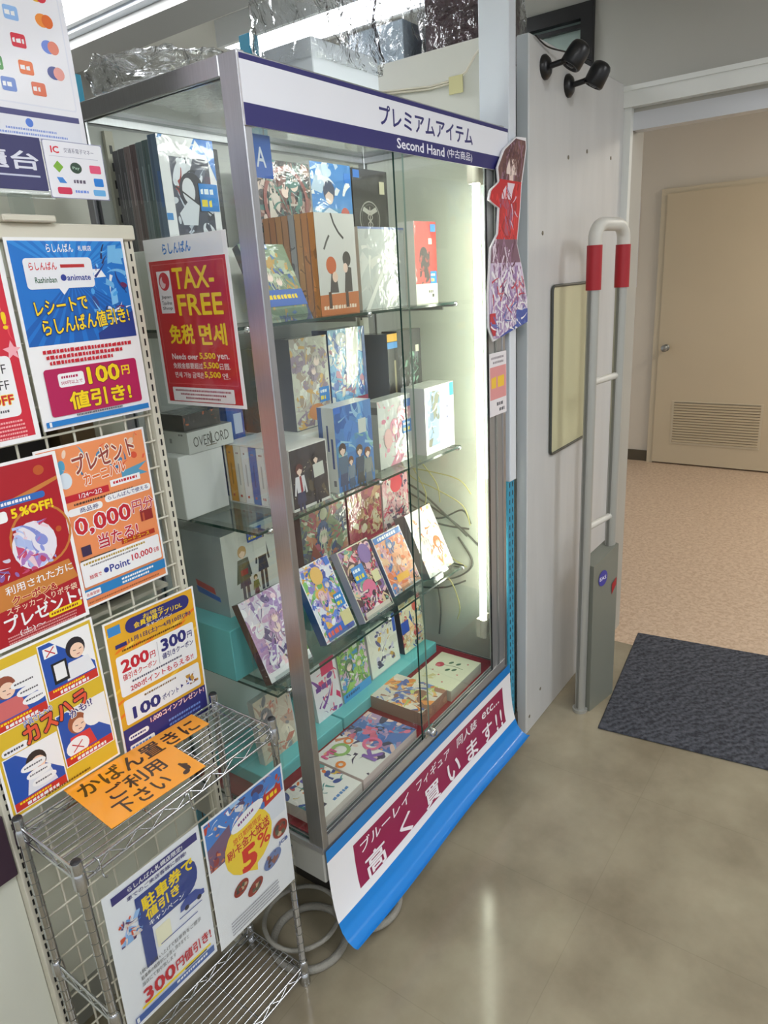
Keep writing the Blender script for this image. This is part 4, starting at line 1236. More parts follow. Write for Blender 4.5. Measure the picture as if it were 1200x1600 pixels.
# five percent poster
t = thing('discount_poster', 'white poster with a yellow balloon and red 5% hanging at the rack front', 'poster', (.5945, .896, .322), (0, R_(.6), 0))
P = Print(206, 294, (240, 241, 246), 21)
P.clip = (4, 4, 202, 110)
P.rect(4, 4, 198, 76, (70, 130, 210)); P.art(4, 4, 202, 80, [(60, 110, 190), (150, 190, 230), (200, 70, 50), (240, 240, 246), (90, 70, 110), (170, 60, 60), (214, 160, 140)], 70, .05, .26, 22)
P.poly([(4, 60), (60, 40), (60, 110), (4, 110)], (120, 90, 120)); P.rect(150, 40, 46, 30, (200, 46, 40)); P.greek(156, 46, 34, 10, YL)
P.poly([(60, 80), (202, 60), (202, 110), (60, 110)], (226, 230, 240)); P.art(4, 74, 60, 110, [(150, 60, 60), (110, 70, 110), (210, 120, 80)], 26, .08, .3, 23)
P.clip = (0, 0, 206, 294)
P.ell(100, 112, 62, 64, (250, 214, 60)); P.poly([(80, 168), (112, 190), (114, 168)], (250, 214, 60)); P.ell(104, 54, 44, 15, WH, -12); P.greek(78, 50, 50, 6, (130, 60, 130), -12)
P.text('旅日期間限定', 62, 76, 76, 14, (222, 80, 40), .01, rot=-6); P.text('刷卡金大放送', 44, 92, 112, 22, RD, .02, rot=-6)
P.text('5', 74, 118, 42, 56, (222, 50, 40), .05); P.text('%', 120, 114, 34, 32, (222, 50, 40), .02); P.greek(116, 108, 40, 4, RD)
for (x, y, rx, ry, sd) in ((66, 196, 20, 15, 31), (100, 222, 22, 14, 32), (152, 196, 26, 17, 33), (181, 142, 21, 20, 34)):
    pal = [(150, 50, 40), (90, 90, 70), (200, 170, 140), (70, 60, 60)] if sd != 33 else [(110, 130, 180), (150, 100, 90), (90, 70, 80)]
    P.ell(x, y, rx, ry, pal[0], -20)
    for k in range(14):
        P.ell(x+P.rng.uniform(-.5, .5)*rx, y+P.rng.uniform(-.5, .5)*ry, rx*.3, ry*.25, pal[k % len(pal)], P.rng.uniform(0, 180))
P.text('JCB', 172, 170, 26, 11, (40, 80, 160), .03); 
for k in range(5): P.greek(30, 252+k*7, 130, 3, (150, 150, 160))
sheet('paper', P, (0, 0, 0), parent=t)
b = MB(); b.box(-.002, -.0055, -.004, .208, -.005, .350, SLEEVE); b.build('clear_sleeve', t)
hook(t, .195, .365)
# orange bag notice lying on the rack
P = Print(276, 160, (0, 0, 0), 24); P.ops = []
OG = (250, 166, 44)
P.rect(0, 0, 276, 58, OG); P.rect(0, 57, 190, 103, OG)
BK = (60, 36, 16)
P.text('かばん置きに', 12, 10, 250, 44, BK, .02); P.text('ご利用', 38, 62, 112, 42, BK, .02); P.text('下さい', 26, 110, 104, 42, BK, .02); P.text('♪', 152, 112, 24, 38, BK, .03)
P.rect(100, 56, 60, 1, (240, 190, 110))
b = MB(); NOTE = print_mat('laminated_notice', .3, .6, .12, 9)
b.box(0, .102, -.0012, .276, .160, 0, NOTE, OG); b.box(0, 0, -.0012, .190, .102, 0, NOTE, OG)
P.into(b, lambda a, q, l: (a, .160-q, l), NOTE)
tag(b.build('bag_notice', None, (.464, .944, .6935), (0, 0, R_(-3.5))), 'orange handwritten-style notice lying flat on the wire rack top', 'notice')
# ================================================================== what stands in the case
S1, S2, S3, S0 = 1.4552, 1.0602, .6902, .3637
TEAL = mat('teal_card', (112, 202, 206), .45, noise=.03, nscale=4)
WHITEB = mat('white_card', (232, 233, 230), .5)
def block(name, label, cat, x0, y0, z0, x1, y1, z1, mt, group=None):
    b = MB(); b.box(0, 0, 0, x1-x0, y1-y0, z1-z0, mt, ch=.0015)
    return tag(b.build(name, None, (x0, y0, z0)), label, cat, group)
block('display_riser', 'white riser block under the cased set at the left of the top shelf', 'riser', .885, 1.10, S1, 1.07, 1.285, 1.60, WHITEB)
block('display_riser', 'long white riser at the back of the top shelf', 'riser', 1.15, 1.162, S1, 1.70, 1.285, 1.60, WHITEB)
block('display_riser', 'long white riser at the back of the middle shelf', 'riser', 1.155, 1.10, S2, 1.71, 1.285, 1.19, WHITEB)
block('display_riser', 'teal riser at the back of the lowest glass shelf', 'riser', 1.15, 1.11, S3, 1.70, 1.285, .79, TEAL)
block('display_riser', 'teal riser on the red case floor, left of the dark slit', 'riser', .93, 1.09, S0, 1.214, 1.285, .40, TEAL)
block('display_riser', 'teal riser on the red case floor, right of the dark slit', 'riser', 1.220, 1.09, S0, 1.70, 1.285, .40, TEAL)

def cover(w, h, pal, n=60, seed=1, border=None, bg=None, heads=2):
    P = Print(w*1000, h*1000, bg or pal[0], seed)
    W, H = P.w, P.h
    if border is not None:
        P.rect(0, 0, W, H, border); P.rect(3, 3, W-6, H-6, pal[0]); P.art(3, 3, W-3, H-3, pal, n, .05, .3)
    else:
        P.art(0, 0, W, H, pal, n, .05, .3)
    if n >= 50:
        P.art(0, 0, W, H, pal, n, .03, .1)
        for q in range(heads):
            hc = P.rng.choice([c for c in pal if min(c) < 200] or pal)
            P.head(W*P.rng.uniform(.25, .75), H*P.rng.uniform(.2, .6), W*P.rng.uniform(.1, .15), hc)
    return P
# ---- top shelf, left: white bordered set and the cases behind it
P = Print(130, 190, (236, 238, 242), 41)
P.art(0, 0, 130, 26, [(236, 238, 242), (90, 150, 220), (170, 200, 236)], 10, .3, .9)
P.rect(22, 34, 92, 150, (70, 74, 92)); P.art(22, 34, 114, 184, [(60, 64, 84), (90, 96, 116), (220, 226, 236), (190, 200, 216), (44, 46, 60), (160, 60, 60)], 46, .05, .35)
P.clip = (22, 34, 114, 184); P.ell(66, 92, 30, 34, (44, 44, 58)); P.ell(58, 90, 15, 22, (224, 228, 236)); P.poly([(30, 130), (58, 104), (80, 112), (70, 150), (36, 150)], (216, 222, 232)); P.line(28, 84, 112, 132, 3, (30, 32, 40)); P.clip = (0, 0, 130, 190)
P.poly([(86, 0), (130, 0), (130, 70), (112, 30)], (70, 130, 210)); P.rect(0, 130, 14, 12, (60, 140, 210))
L = Print(24, 190, (90, 112, 140)); L.rect(3, 0, 6, 190, (70, 90, 120)); L.rect(14, 60, 8, 60, (70, 110, 170))
bx = box_item('boxed_set', 'white bordered boxed set with a dark picture and blue tag, on the top shelf', 'box', (.897, 1.118, 1.6005), .130, .024, .190, P, L)
sticker(bx, .082, .066, .046, .048)
cols = [(70, 92, 96), (96, 110, 118), (84, 60, 66), (120, 100, 104), (70, 66, 76), (60, 56, 66)]
for k, c in enumerate(cols):
    L = Print(17.6, 184, c, 50+k)
    L.rect(16.6, 0, 1, 184, (150, 150, 156)); L.rect(5, 10, 2, 160, tuple(v*.7 for v in c)); L.rect(9, 40, 4, 60, tuple(min(255, v+40) for v in c))
    box_item('disc_case', 'dark spined disc case, number %s behind the white bordered set' % ('one', 'two', 'three', 'four', 'five', 'six')[k], 'disc case', (.898, 1.1435+k*.0182, 1.6005), .128, .0176, .184-k*.001, None, L, side=c, group='dark cases behind the bordered set')
block('boxed_set', 'charcoal boxed set right of the white bordered set on the top shelf', 'box', 1.029, 1.15, 1.6005, 1.069, 1.28, 1.785, mat('charcoal_card', (56, 58, 62), .5))
# ---- top shelf, back row
P = cover(.172, .183, [(70, 60, 60), (120, 70, 60), (60, 100, 96), (180, 150, 140), (90, 110, 104), (210, 190, 180), (40, 36, 40)], 110, 61)
P.ring(88, 84, 74, 10, (140, 74, 66)); P.art(30, 40, 140, 183, [(60, 110, 100), (210, 200, 190), (50, 44, 46), (90, 130, 116)], 40, .06, .3)
o = box_item('boxed_set', 'dark red and green patterned boxed set at the back left of the top shelf', 'box', (1.183, 1.165, 1.6005), .172, .05, .183, P)
P = Print(152, 192, (66, 140, 214), 62)
P.art(0, 0, 152, 70, [(66, 140, 214), (240, 244, 250), (200, 224, 246)], 18, .2, .5)
P.rect(0, 100, 152, 92, (80, 150, 200)); P.ell(64, 62, 22, 24, (62, 72, 100)); P.ell(64, 74, 15, 17, (238, 214, 202)); P.poly([(28, 192), (40, 108), (60, 98), (92, 108), (104, 192)], (214, 230, 244))
P.ell(122, 116, 18, 20, (196, 70, 60)); P.ell(122, 124, 12, 13, (240, 214, 200)); P.poly([(102, 192), (108, 146), (138, 144), (148, 192)], (230, 236, 246))
P.poly([(46, 50), (86, 52), (80, 70), (62, 62), (48, 72)], (62, 72, 100))
bx = box_item('boxed_set', 'sky blue boxed set with two pale figures at the back of the top shelf', 'box', (1.360, 1.165, 1.6005), .152, .05, .192, P)
sticker(bx, .124, .152, .026, .022, ((50, 130, 220),))
P = Print(150, 190, (52, 50, 52), 63)
P.ring(66, 118, 44, 3, (170, 168, 164)); P.ring(66, 118, 36, 1, (130, 128, 126))
P.line(66, 88, 66, 154, 3, (196, 194, 188)); P.poly([(66, 98), (40, 88), (34, 98), (60, 108)], (196, 194, 188)); P.poly([(66, 98), (92, 88), (98, 98), (72, 108)], (196, 194, 188))
P.curve([(66+10*math.sin(k*.7), 104+k*4) for k in range(13)], 3, (196, 194, 188)); P.curve([(66-10*math.sin(k*.7), 104+k*4) for k in range(13)], 3, (196, 194, 188))
bx = box_item('boxed_set', 'black boxed set with a winged staff emblem in a circle, top shelf', 'box', (1.518, 1.165, 1.6005), .150, .05, .190, P, side=(44, 42, 44))
sticker(bx, .112, .134, .022, .03, ((210, 206, 180),)); sticker(bx, .002, .168, .026, .018, ((50, 120, 210),))
# ---- top shelf, front row
P = Print(133, 206, (206, 206, 202), 64)
P.curve([(54, 0), (62, 20), (76, 38), (92, 50)], 5, (40, 38, 38)); P.curve([(24, 72), (34, 56), (44, 44)], 5, (70, 68, 66))
P.poly([(0, 164), (133, 160), (133, 206), (0, 206)], (190, 104, 44)); P.greek(10, 186, 112, 8, (240, 220, 200))
P.ell(44, 104, 17, 18, (196, 92, 40)); P.poly([(34, 160), (42, 120), (60, 126), (64, 160)], (60, 56, 58)); P.ell(98, 92, 14, 16, (46, 42, 42)); P.poly([(84, 160), (92, 106), (112, 110), (112, 160)], (60, 54, 54)); P.ell(54, 128, 9, 11, (230, 200, 180)); P.ell(92, 110, 8, 10, (236, 206, 190))
P.rect(28, 158, 10, 34, (70, 40, 26)); P.rect(86, 158, 10, 34, (70, 40, 26))
for k in range(8):
    c = ((206, 132, 64), (200, 132, 72), (206, 150, 90), (172, 170, 170), (198, 142, 96), (206, 146, 88), (196, 128, 74), (200, 136, 80))[k]
    L = Print(17.6, 206, c, 70+k); L.rect(0, 0, 17.6, 206, c); L.art(0, 60, 17.6, 206, [c, tuple(v*.72 for v in c), tuple(min(255, v*1.15) for v in c)], 12, .2, .7)
    L.rect(16.6, 0, 1, 206, (90, 60, 40)); L.rect(0, 10, 1, 180, (90, 60, 40))
    nm = ('front', 'second', 'third', 'fourth', 'fifth', 'sixth', 'seventh', 'hindmost')[k]
    box_item('book', 'orange spined volume with a white cover, %s of its row on the top shelf' % nm if k else 'white and orange covered volume standing first in the orange row on the top shelf', 'book', (1.179, 1.010+k*.0182, S1), .133, .0178, .206, P if k == 0 else None, L, side=c, topc=(225, 220, 210), group='orange spined volumes')
P = cover(.188, .186, [(166, 172, 170), (178, 182, 178), (150, 156, 154), (196, 198, 190)], 30, 65)
P.rect(0, 0, 188, 5, (90, 110, 160)); P.text('Xenon', 104, 60, 46, 22, (60, 64, 62), .0, rot=-6) if False else P.curve([(112, 70), (124, 60), (120, 84), (140, 62), (136, 88), (152, 70)], 2, (70, 72, 70))
P.ops.append(([(150, 20), (164, 12), (30, 186), (14, 186)], [(0, 1, 2, 3)], (210, 212, 206)))  # diagonal streak of film glare painted into the cover
P.art(120, 96, 170, 130, [(150, 156, 154), (110, 116, 114)], 10, .1, .3)
bx = box_item('boxed_set', 'silver grey film wrapped boxed set in the middle of the top shelf front row', 'box', (1.372, 1.047, S1), .188, .05, .186, P, side=(190, 194, 190))
P = Print(104, 200, (190, 62, 58), 66)
P.rect(0, 150, 104, 50, (226, 226, 210)); P.ell(42, 84, 20, 24, (40, 30, 34)); P.art(20, 70, 70, 150, [(40, 30, 34), (60, 34, 36), (150, 60, 58)], 26, .1, .4); P.greek(60, 166, 30, 7, (80, 80, 70)); P.rect(76, 176, 10, 8, (60, 60, 60)); P.rect(66, 40, 16, 14, (232, 220, 206))
bx = box_item('boxed_set', 'red boxed set with a white lower band, right end of the top shelf', 'box', (1.566, 1.02, S1), .104, .05, .200, P, side=(226, 224, 214))
sticker(bx, .076, .176, .024, .018, ((60, 130, 210),)); sticker(bx, .07, .05, .03, .03)

# ---- tilted cases on acrylic stands
TILT = R_(-24)
def tilted(x, z, w, h, d, P, L, label, lab2, y=.992, side=(60, 60, 70), tags=()):
    o = box_item('disc_case', label, 'disc case', (x, y, z), w, d, h, P, L, side=side, rot=(TILT, 0, 0))
    for t_ in tags: sticker(o, *t_)
    # clear stand: lip, tray and back leg
    b = MB(); sw = w*.86; sx = x + w*.07; zb = z - .002
    base = {0: S3}.get(0) if z < 1 else S1
    ca, sa = math.cos(-TILT), math.sin(-TILT)
    def pt(u, v): return (y + u*ca + v*sa, zb + v*ca - u*sa)   # u along thickness, v along height
    def slab(u0, v0, u1, v1):
        q = [pt(u0, v0), pt(u1, v0), pt(u1, v1), pt(u0, v1)]
        b.mesh([(sx, *p) for p in q] + [(sx+sw, *p) for p in q], [(0, 1, 2, 3), (7, 6, 5, 4), (0, 4, 5, 1), (1, 5, 6, 2), (2, 6, 7, 3), (3, 7, 4, 0)], ACRYL)
    nf = .006
    slab(-nf-.003, -.004, d+.004, -.001); slab(-nf-.003, -.001, -nf, .014); slab(d+.001, -.001, d+.004, h*.6)
    q0 = pt(d+.004, h*.55); 
    b.box(sx, q0[0]-.003, base, sx+sw, q0[0], q0[1], ACRYL)
    b.box(sx, y-.006, base, sx+sw, y-.003, zb+.0, ACRYL)
    tag(b.build('acrylic_stand'), lab2, 'stand')
    return o
dark = lambda h, c=(50, 44, 44): Print(18, h*1000, c)
P = cover(.125, .165, [(120, 140, 110), (70, 110, 170), (190, 150, 70), (60, 70, 120), (180, 190, 160)], 60, 67); P.rect(0, 96, 125, 34, (60, 100, 180)); P.greek(8, 106, 100, 9, YL)
tilted(1.000, S1+.010, .125, .150, .018, P, dark(.15), 'olive and blue disc case leaning back at the front left of the top shelf', 'clear stand under the olive and blue case on the top shelf')
P = cover(.130, .185, [(220, 214, 226), (150, 120, 180), (190, 150, 190), (90, 70, 120), (236, 236, 240), (240, 210, 220)], 90, 81); P.art(60, 130, 130, 185, [(130, 190, 70), (236, 240, 236), (90, 150, 60)], 22, .1, .35); P.rect(0, 165, 130, 20, (236, 238, 240))
tilted(.893, S3+.024, .134, .188, .022, P, Print(22, 188, (84, 52, 44)), 'lavender disc case with a brown spine leaning by the left glass of the lowest shelf', 'clear stand under the lavender case')
P = cover(.112, .190, [(230, 232, 244), (90, 130, 220), (236, 180, 80), (240, 190, 200), (160, 140, 210), (120, 190, 100), (60, 80, 180)], 120, 82, border=(240, 242, 246)); P.rect(10, 160, 70, 26, (40, 100, 200)); P.greek(14, 166, 58, 12, (230, 90, 60)); P.ell(52, 34, 20, 22, (238, 190, 100)); P.rect(74, 140, 36, 34, (216, 206, 150))
tilted(1.077, S3+.030, .113, .190, .024, P, Print(24, 190, (50, 90, 150)), 'blue and white disc case with a blond head, first of the tilted row', 'clear stand under the blue and white case', tags=((.092, .168, .016, .02, ((40, 110, 210),)), (.076, .062, .03, .034)))
P = cover(.125, .190, [(90, 50, 60), (150, 110, 170), (210, 50, 90), (240, 190, 200), (60, 40, 50), (230, 200, 160), (120, 170, 150)], 120, 83, border=(226, 220, 200)); P.ell(92, 34, 24, 26, (130, 100, 170)); P.ell(60, 120, 26, 24, (226, 110, 150)); P.art(20, 120, 100, 170, [(210, 40, 90), (60, 40, 60), (236, 220, 220)], 30, .08, .3); P.rect(10, 170, 105, 16, (220, 210, 196)); P.rect(88, 84, 28, 30, (224, 216, 170))
tilted(1.226, S3+.018, .127, .192, .024, P, Print(24, 192, (190, 190, 214)), 'purple, crimson and brown disc case, second of the tilted row', 'clear stand under the crimson disc case', tags=((.022, .098, .046, .042),))
P = cover(.128, .165, [(240, 170, 130), (236, 130, 80), (250, 220, 210), (220, 160, 170), (90, 130, 190), (244, 200, 160)], 80, 84, border=(236, 236, 240)); P.rect(3, 3, 122, 16, (50, 120, 200)); P.greek(20, 6, 90, 9, WH); P.text('AL', 96, 138, 26, 16, (50, 50, 60), .02); P.rect(34, 120, 54, 18, (240, 180, 60))
tilted(1.357, S3+.036, .128, .166, .02, P, Print(20, 166, (110, 120, 160)), 'peach coloured disc case with a blue top band, third of the tilted row', 'clear stand under the peach disc case')
P = cover(.132, .192, [(238, 238, 232), (226, 226, 216), (238, 190, 130), (220, 120, 60), (244, 244, 238), (210, 200, 190)], 60, 85)
P.ops.insert(1, ([(0, 0), (132, 0), (132, 192), (0, 192)], [(0, 1, 2, 3)], (240, 240, 234)))
tilted(1.530, S3+.021, .134, .192, .042, P, Print(42, 192, (120, 126, 128)), 'white boxed disc set with orange figures leaning at the right end of the row', 'clear stand under the white disc set')

# ---- middle shelf, left
block('carton', 'plain white carton standing at the left of the middle shelf', 'carton', .884, 1.18, S2, 1.004, 1.284, 1.198, mat('matt_white_card', (226, 227, 226), .55))
P = Print(124, 46, (206, 208, 206), 86); P.text('OVERLORD', 14, 12, 98, 22, (70, 68, 66), .0); P.rect(60, 8, 3, 30, (90, 86, 80)); P.rect(46, 36, 30, 2, (110, 100, 80))
L = Print(104, 46, (214, 215, 212)); L.rect(44, 16, 8, 10, (150, 150, 148)); L.greek(16, 4, 14, 4, (110, 110, 110)); L.greek(76, 4, 14, 4, (110, 110, 110))
box_item('boxed_set', 'pale grey box with thin black capital lettering lying on the white carton', 'box', (.912, 1.176, 1.1985), .124, .104, .046, P, L, topc=(180, 180, 178), side=(206, 208, 206))
P = cover(.10, .03, [(50, 44, 46), (180, 90, 50), (80, 70, 70), (40, 36, 40)], 26, 87)
box_item('boxed_set', 'small dark box with orange flecks on top of the pale lettered box', 'box', (.918, 1.19, 1.2450), .10, .085, .034, P, side=(54, 50, 52))
P = Print(50, 262, (46, 92, 170), 88); P.rect(20, 70, 24, 46, (190, 210, 236)); P.greek(6, 20, 38, 8, WH)
box_item('boxed_set', 'narrow blue box standing behind the left metal post on the middle shelf', 'box', (1.056, 1.212, S2), .050, .06, .262, P, side=(46, 92, 170))
# slipcase with volumes, spines to the left
SC = thing('slipcase', 'white slipcase with a dark front picture of two uniformed figures, middle shelf front left', 'slipcase', (1.026, 1.002, S2))
P = Print(120, 137, (46, 44, 56), 89)
P.rect(0, 0, 120, 3, (230, 230, 228)); P.rect(0, 131, 120, 6, (226, 226, 222)); P.rect(117, 0, 3, 137, (220, 220, 218))
P.art(3, 3, 117, 130, [(46, 44, 56), (60, 54, 66), (36, 36, 44), (90, 80, 70)], 24, .1, .3)
for q in range(20): P.ell(P.rng.uniform(4, 116), P.rng.uniform(4, 128), 1, 1, (220, 210, 180))
P.figure(26, 36, 130, (90, 40, 46), (240, 214, 200), (220, 220, 228), (50, 56, 96)); P.poly([(24, 62), (30, 62), (33, 96), (26, 100)], (150, 40, 60)); P.figure(80, 24, 116, (40, 36, 48), (236, 210, 196), (60, 58, 76), (44, 44, 60)); P.rect(70, 46, 34, 30, (206, 210, 204), -4)
b = MB(); b.box(0, 0, 0, .12, .003, .137, CARD, (230, 230, 228)); b.box(0, .003, .134, .12, .20, .137, CARD, (232, 232, 230)); b.box(.117, .003, 0, .12, .20, .134, CARD, (226, 226, 224)); b.box(0, .198, 0, .117, .20, .134, CARD, (226, 226, 224)); b.box(0, .003, 0, .117, .198, .002, CARD, (220, 220, 218))
P.into(b, front_frame(.137), WRAP)
b.build('case_shell', SC)
cc_ = [(226, 222, 226), (232, 214, 216), (226, 224, 230), (228, 226, 226), (60, 104, 184), (226, 228, 232), (226, 222, 214), (226, 164, 64)]
for k, c in enumerate(cc_):
    L = Print(22.6, 130, c, 90+k)
    L.rect(22, 0, .6, 130, (150, 150, 156)); L.greek(6, 14, 10, 4, (150, 110, 110)); L.rect(9, 40, 4, 50, tuple(v*.8 for v in c)); L.greek(6, 112, 10, 6, (190, 80, 60))
    nm = ('foremost', 'second from the front', 'third from the front', 'fourth from the front', 'blue one', 'pale one between blue and cream', 'cream one next to last', 'orange one at the back')[k]
    box_item('book', 'slim volume in the white slipcase, %s' % nm, 'book', (1.0275, 1.0062+k*.0238, S2+.0028), .108, .0232, .130, None, L, side=c, group='volumes in the white slipcase')
# ---- middle shelf, front row
P = Print(139, 197, (70, 130, 200), 99)
P.art(0, 0, 139, 110, [(60, 120, 200), (80, 150, 216), (150, 196, 230), (40, 100, 180)], 26, .12, .4); P.art(0, 70, 139, 140, [(150, 196, 220), (90, 150, 190), (120, 180, 180)], 20, .1, .4)
P.rect(0, 0, 24, 14, (40, 110, 210)); P.rect(86, 40, 30, 34, (206, 214, 210))
for cx, y, hh, hr, ct, lg in ((22, 84, 150, (60, 40, 44), (80, 110, 140), (60, 80, 120)), (50, 120, 110, (110, 76, 60), (120, 140, 160), (70, 96, 130)), (84, 100, 140, (90, 70, 60), (60, 80, 104), (60, 70, 80)), (114, 112, 130, (130, 84, 60), (140, 150, 150), (110, 120, 130))): P.figure(cx, y, hh, hr, (238, 212, 196), ct, lg)
L = Print(48, 197, (216, 218, 214)); L.rect(0, 0, 13, 197, (60, 96, 160)); L.rect(24, 40, 5, 60, (60, 76, 130)); L.rect(35, 70, 6, 70, (70, 90, 150)); L.rect(34, 168, 8, 14, (120, 120, 130))
bx = box_item('boxed_set', 'tall blue sky boxed set with four standing figures, front of the middle shelf', 'box', (1.180, 1.003, S2), .139, .048, .197, P, L, topc=(220, 222, 222))
P = cover(.148, .174, [(206, 208, 204), (216, 216, 210), (226, 180, 190), (196, 200, 200), (220, 130, 160)], 50, 100); P.ell(40, 100, 18, 26, (226, 176, 176)); P.greek(96, 30, 40, 16, (200, 60, 110), -60); P.greek(84, 60, 40, 14, (200, 60, 110), -50)
L = Print(42, 174, (150, 154, 154)); L.rect(12, 14, 30, 18, (90, 92, 96))
bx = box_item('boxed_set', 'pale pink and grey boxed set between the blue sky box and the white box', 'box', (1.387, 1.035, S2), .148, .042, .174, P, L, topc=(206, 208, 200))
sticker(bx, .118, .142, .028, .02, ((50, 110, 190),)); sticker(bx, .106, .074, .04, .034)
P = Print(150, 182, (240, 241, 238), 101); P.rect(12, 12, 60, 150, (150, 176, 206)); P.art(12, 12, 76, 162, [(150, 176, 206), (206, 216, 226), (110, 140, 170), (230, 232, 230), (120, 120, 100)], 36, .1, .4); P.greek(110, 60, 8, 8, (70, 80, 130)); P.greek(110, 90, 8, 8, (70, 80, 130))
L = Print(74, 182, (206, 208, 208))
bx = box_item('boxed_set', 'bright white boxed set with a pale blue picture, right end of the middle shelf', 'box', (1.560, 1.005, S2), .150, .074, .182, P, L, topc=(214, 215, 208))
sticker(bx, .128, .144, .02, .036, ((70, 150, 220),))
# ---- middle shelf, back row
P = cover(.104, .196, [(214, 214, 190), (206, 200, 180), (190, 150, 90), (220, 220, 206)], 40, 102); 
bx = box_item('boxed_set', 'cream boxed set peeking out right of the metal post, middle shelf back', 'box', (1.157, 1.212, 1.1905), .104, .05, .196, P, side=(120, 120, 110)); sticker(bx, .066, .04, .032, .055)
P = cover(.132, .212, [(206, 206, 190), (190, 180, 170), (226, 226, 214), (170, 150, 130), (214, 170, 90), (150, 130, 150)], 90, 103); P.ell(76, 178, 30, 20, (206, 130, 60))
bx = box_item('boxed_set', 'pale film wrapped boxed set with an orange patch, middle shelf back row', 'box', (1.200, 1.135, 1.1905), .132, .05, .214, P, side=(90, 90, 100)); sticker(bx, .090, .056, .036, .036)
P = cover(.146, .222, [(130, 190, 226), (90, 150, 214), (226, 230, 226), (240, 236, 220), (70, 110, 190), (190, 130, 150)], 70, 104)
P.poly([(70, 0), (120, 0), (110, 120), (60, 150)], (244, 244, 232)); P.rect(134, 0, 12, 222, (60, 90, 150)); P.rect(0, 176, 146, 12, (160, 60, 90))  # slanted pale polygon is glare painted into the print
bx = box_item('boxed_set', 'glossy sky blue boxed set tallest in the middle shelf back row', 'box', (1.338, 1.135, 1.1905), .148, .05, .222, P, side=(70, 100, 160))
P = Print(46, 194, (34, 34, 38), 105); P.rect(0, 0, 46, 20, (226, 170, 30)); P.rect(0, 22, 46, 16, (60, 140, 210)); P.rect(28, 70, 8, 110, (150, 140, 110))
box_item('book', 'black spined slim box with a yellow and blue top, middle shelf back row', 'book', (1.537, 1.10, 1.1905), .044, .14, .194, P, Print(140, 194, (104, 108, 112)), side=(104, 108, 112))
P = cover(.116, .198, [(66, 66, 70), (56, 56, 60), (80, 78, 84)], 20, 106); P.art(14, 60, 100, 190, [(120, 120, 130), (170, 170, 176), (90, 120, 110), (60, 60, 66), (150, 190, 170)], 60, .05, .22); P.rect(88, 44, 16, 18, (226, 224, 206))
box_item('boxed_set', 'dark grey boxed set with pale green figures, right end of the middle back row', 'box', (1.583, 1.10, 1.1905), .114, .05, .198, P, side=(70, 70, 74))

# ---- lowest glass shelf
block('carton', 'teal carton under the white figure box at the left of the lowest shelf', 'carton', .888, 1.10, S3, 1.07, 1.284, .815, TEAL)
P = Print(166, 194, (208, 210, 204), 107)
P.figure(56, 40, 150, (190, 150, 90), (236, 206, 180), (66, 70, 60), (70, 70, 90)); P.poly([(40, 70), (64, 70), (76, 120), (30, 126)], (84, 90, 70)); P.rect(46, 96, 22, 14, (150, 50, 40)); P.figure(116, 20, 150, (50, 44, 40), (210, 170, 140), (54, 52, 56), (60, 58, 66)); P.figure(88, 120, 72, (96, 90, 60), (230, 200, 170), (110, 120, 70), (120, 60, 60)); P.rect(92, 40, 40, 42, (214, 214, 206)); P.text('', 0, 0, 1, 1, WH) if False else None
L = Print(136, 194, (150, 156, 158)); L.poly([(30, 118), (92, 130), (96, 146), (34, 134)], (186, 50, 50)); L.poly([(30, 134), (108, 150), (110, 162), (34, 150)], (40, 90, 180))
bx = box_item('boxed_set', 'large white box with long coated figures standing on the teal carton', 'box', (.936, 1.148, .8155), .166, .136, .194, P, L, topc=(160, 164, 164), leftc=(150, 156, 158)); sticker(bx, .076, .156, .046, .030, ((30, 80, 170), (220, 200, 60)))
P = cover(.178, .210, [(130, 150, 120), (200, 206, 180), (70, 100, 150), (180, 90, 110), (226, 226, 206), (190, 130, 100), (80, 90, 110)], 110, 108); P.poly([(0, 210), (40, 110), (90, 190), (130, 210)], (150, 80, 70)); P.poly([(30, 140), (90, 190), (60, 200)], (60, 100, 160))
box_item('boxed_set', 'green, blue and rose patterned boxed set, left of the lowest shelf back row', 'box', (1.192, 1.150, .7905), .180, .05, .212, P, side=(96, 60, 70))
P = cover(.152, .195, [(176, 60, 90), (200, 150, 110), (150, 40, 70), (230, 210, 170), (190, 100, 90)], 60, 109); P.art(10, 40, 145, 130, [(200, 160, 120), (160, 120, 80), (230, 220, 190), (120, 70, 60)], 40, .06, .3); P.rect(0, 150, 152, 45, (186, 40, 80)); P.greek(10, 160, 60, 16, (90, 20, 50)); P.rect(76, 158, 70, 20, (200, 70, 100))
box_item('boxed_set', 'crimson boxed set with a golden picture, centre of the lowest shelf back row', 'box', (1.380, 1.150, .7905), .152, .05, .197, P, side=(150, 40, 70))
P = cover(.13, .192, [(232, 170, 180), (236, 226, 220), (220, 80, 110), (90, 70, 110), (240, 200, 206)], 90, 110); P.ell(70, 30, 30, 26, (226, 50, 80)); P.art(6, 90, 124, 180, [(210, 60, 100), (80, 50, 80), (240, 230, 230)], 40, .05, .2)
box_item('boxed_set', 'pink boxed set with a red topped picture, right of the lowest shelf back row', 'box', (1.540, 1.150, .7905), .130, .05, .192, P, side=(236, 230, 226))

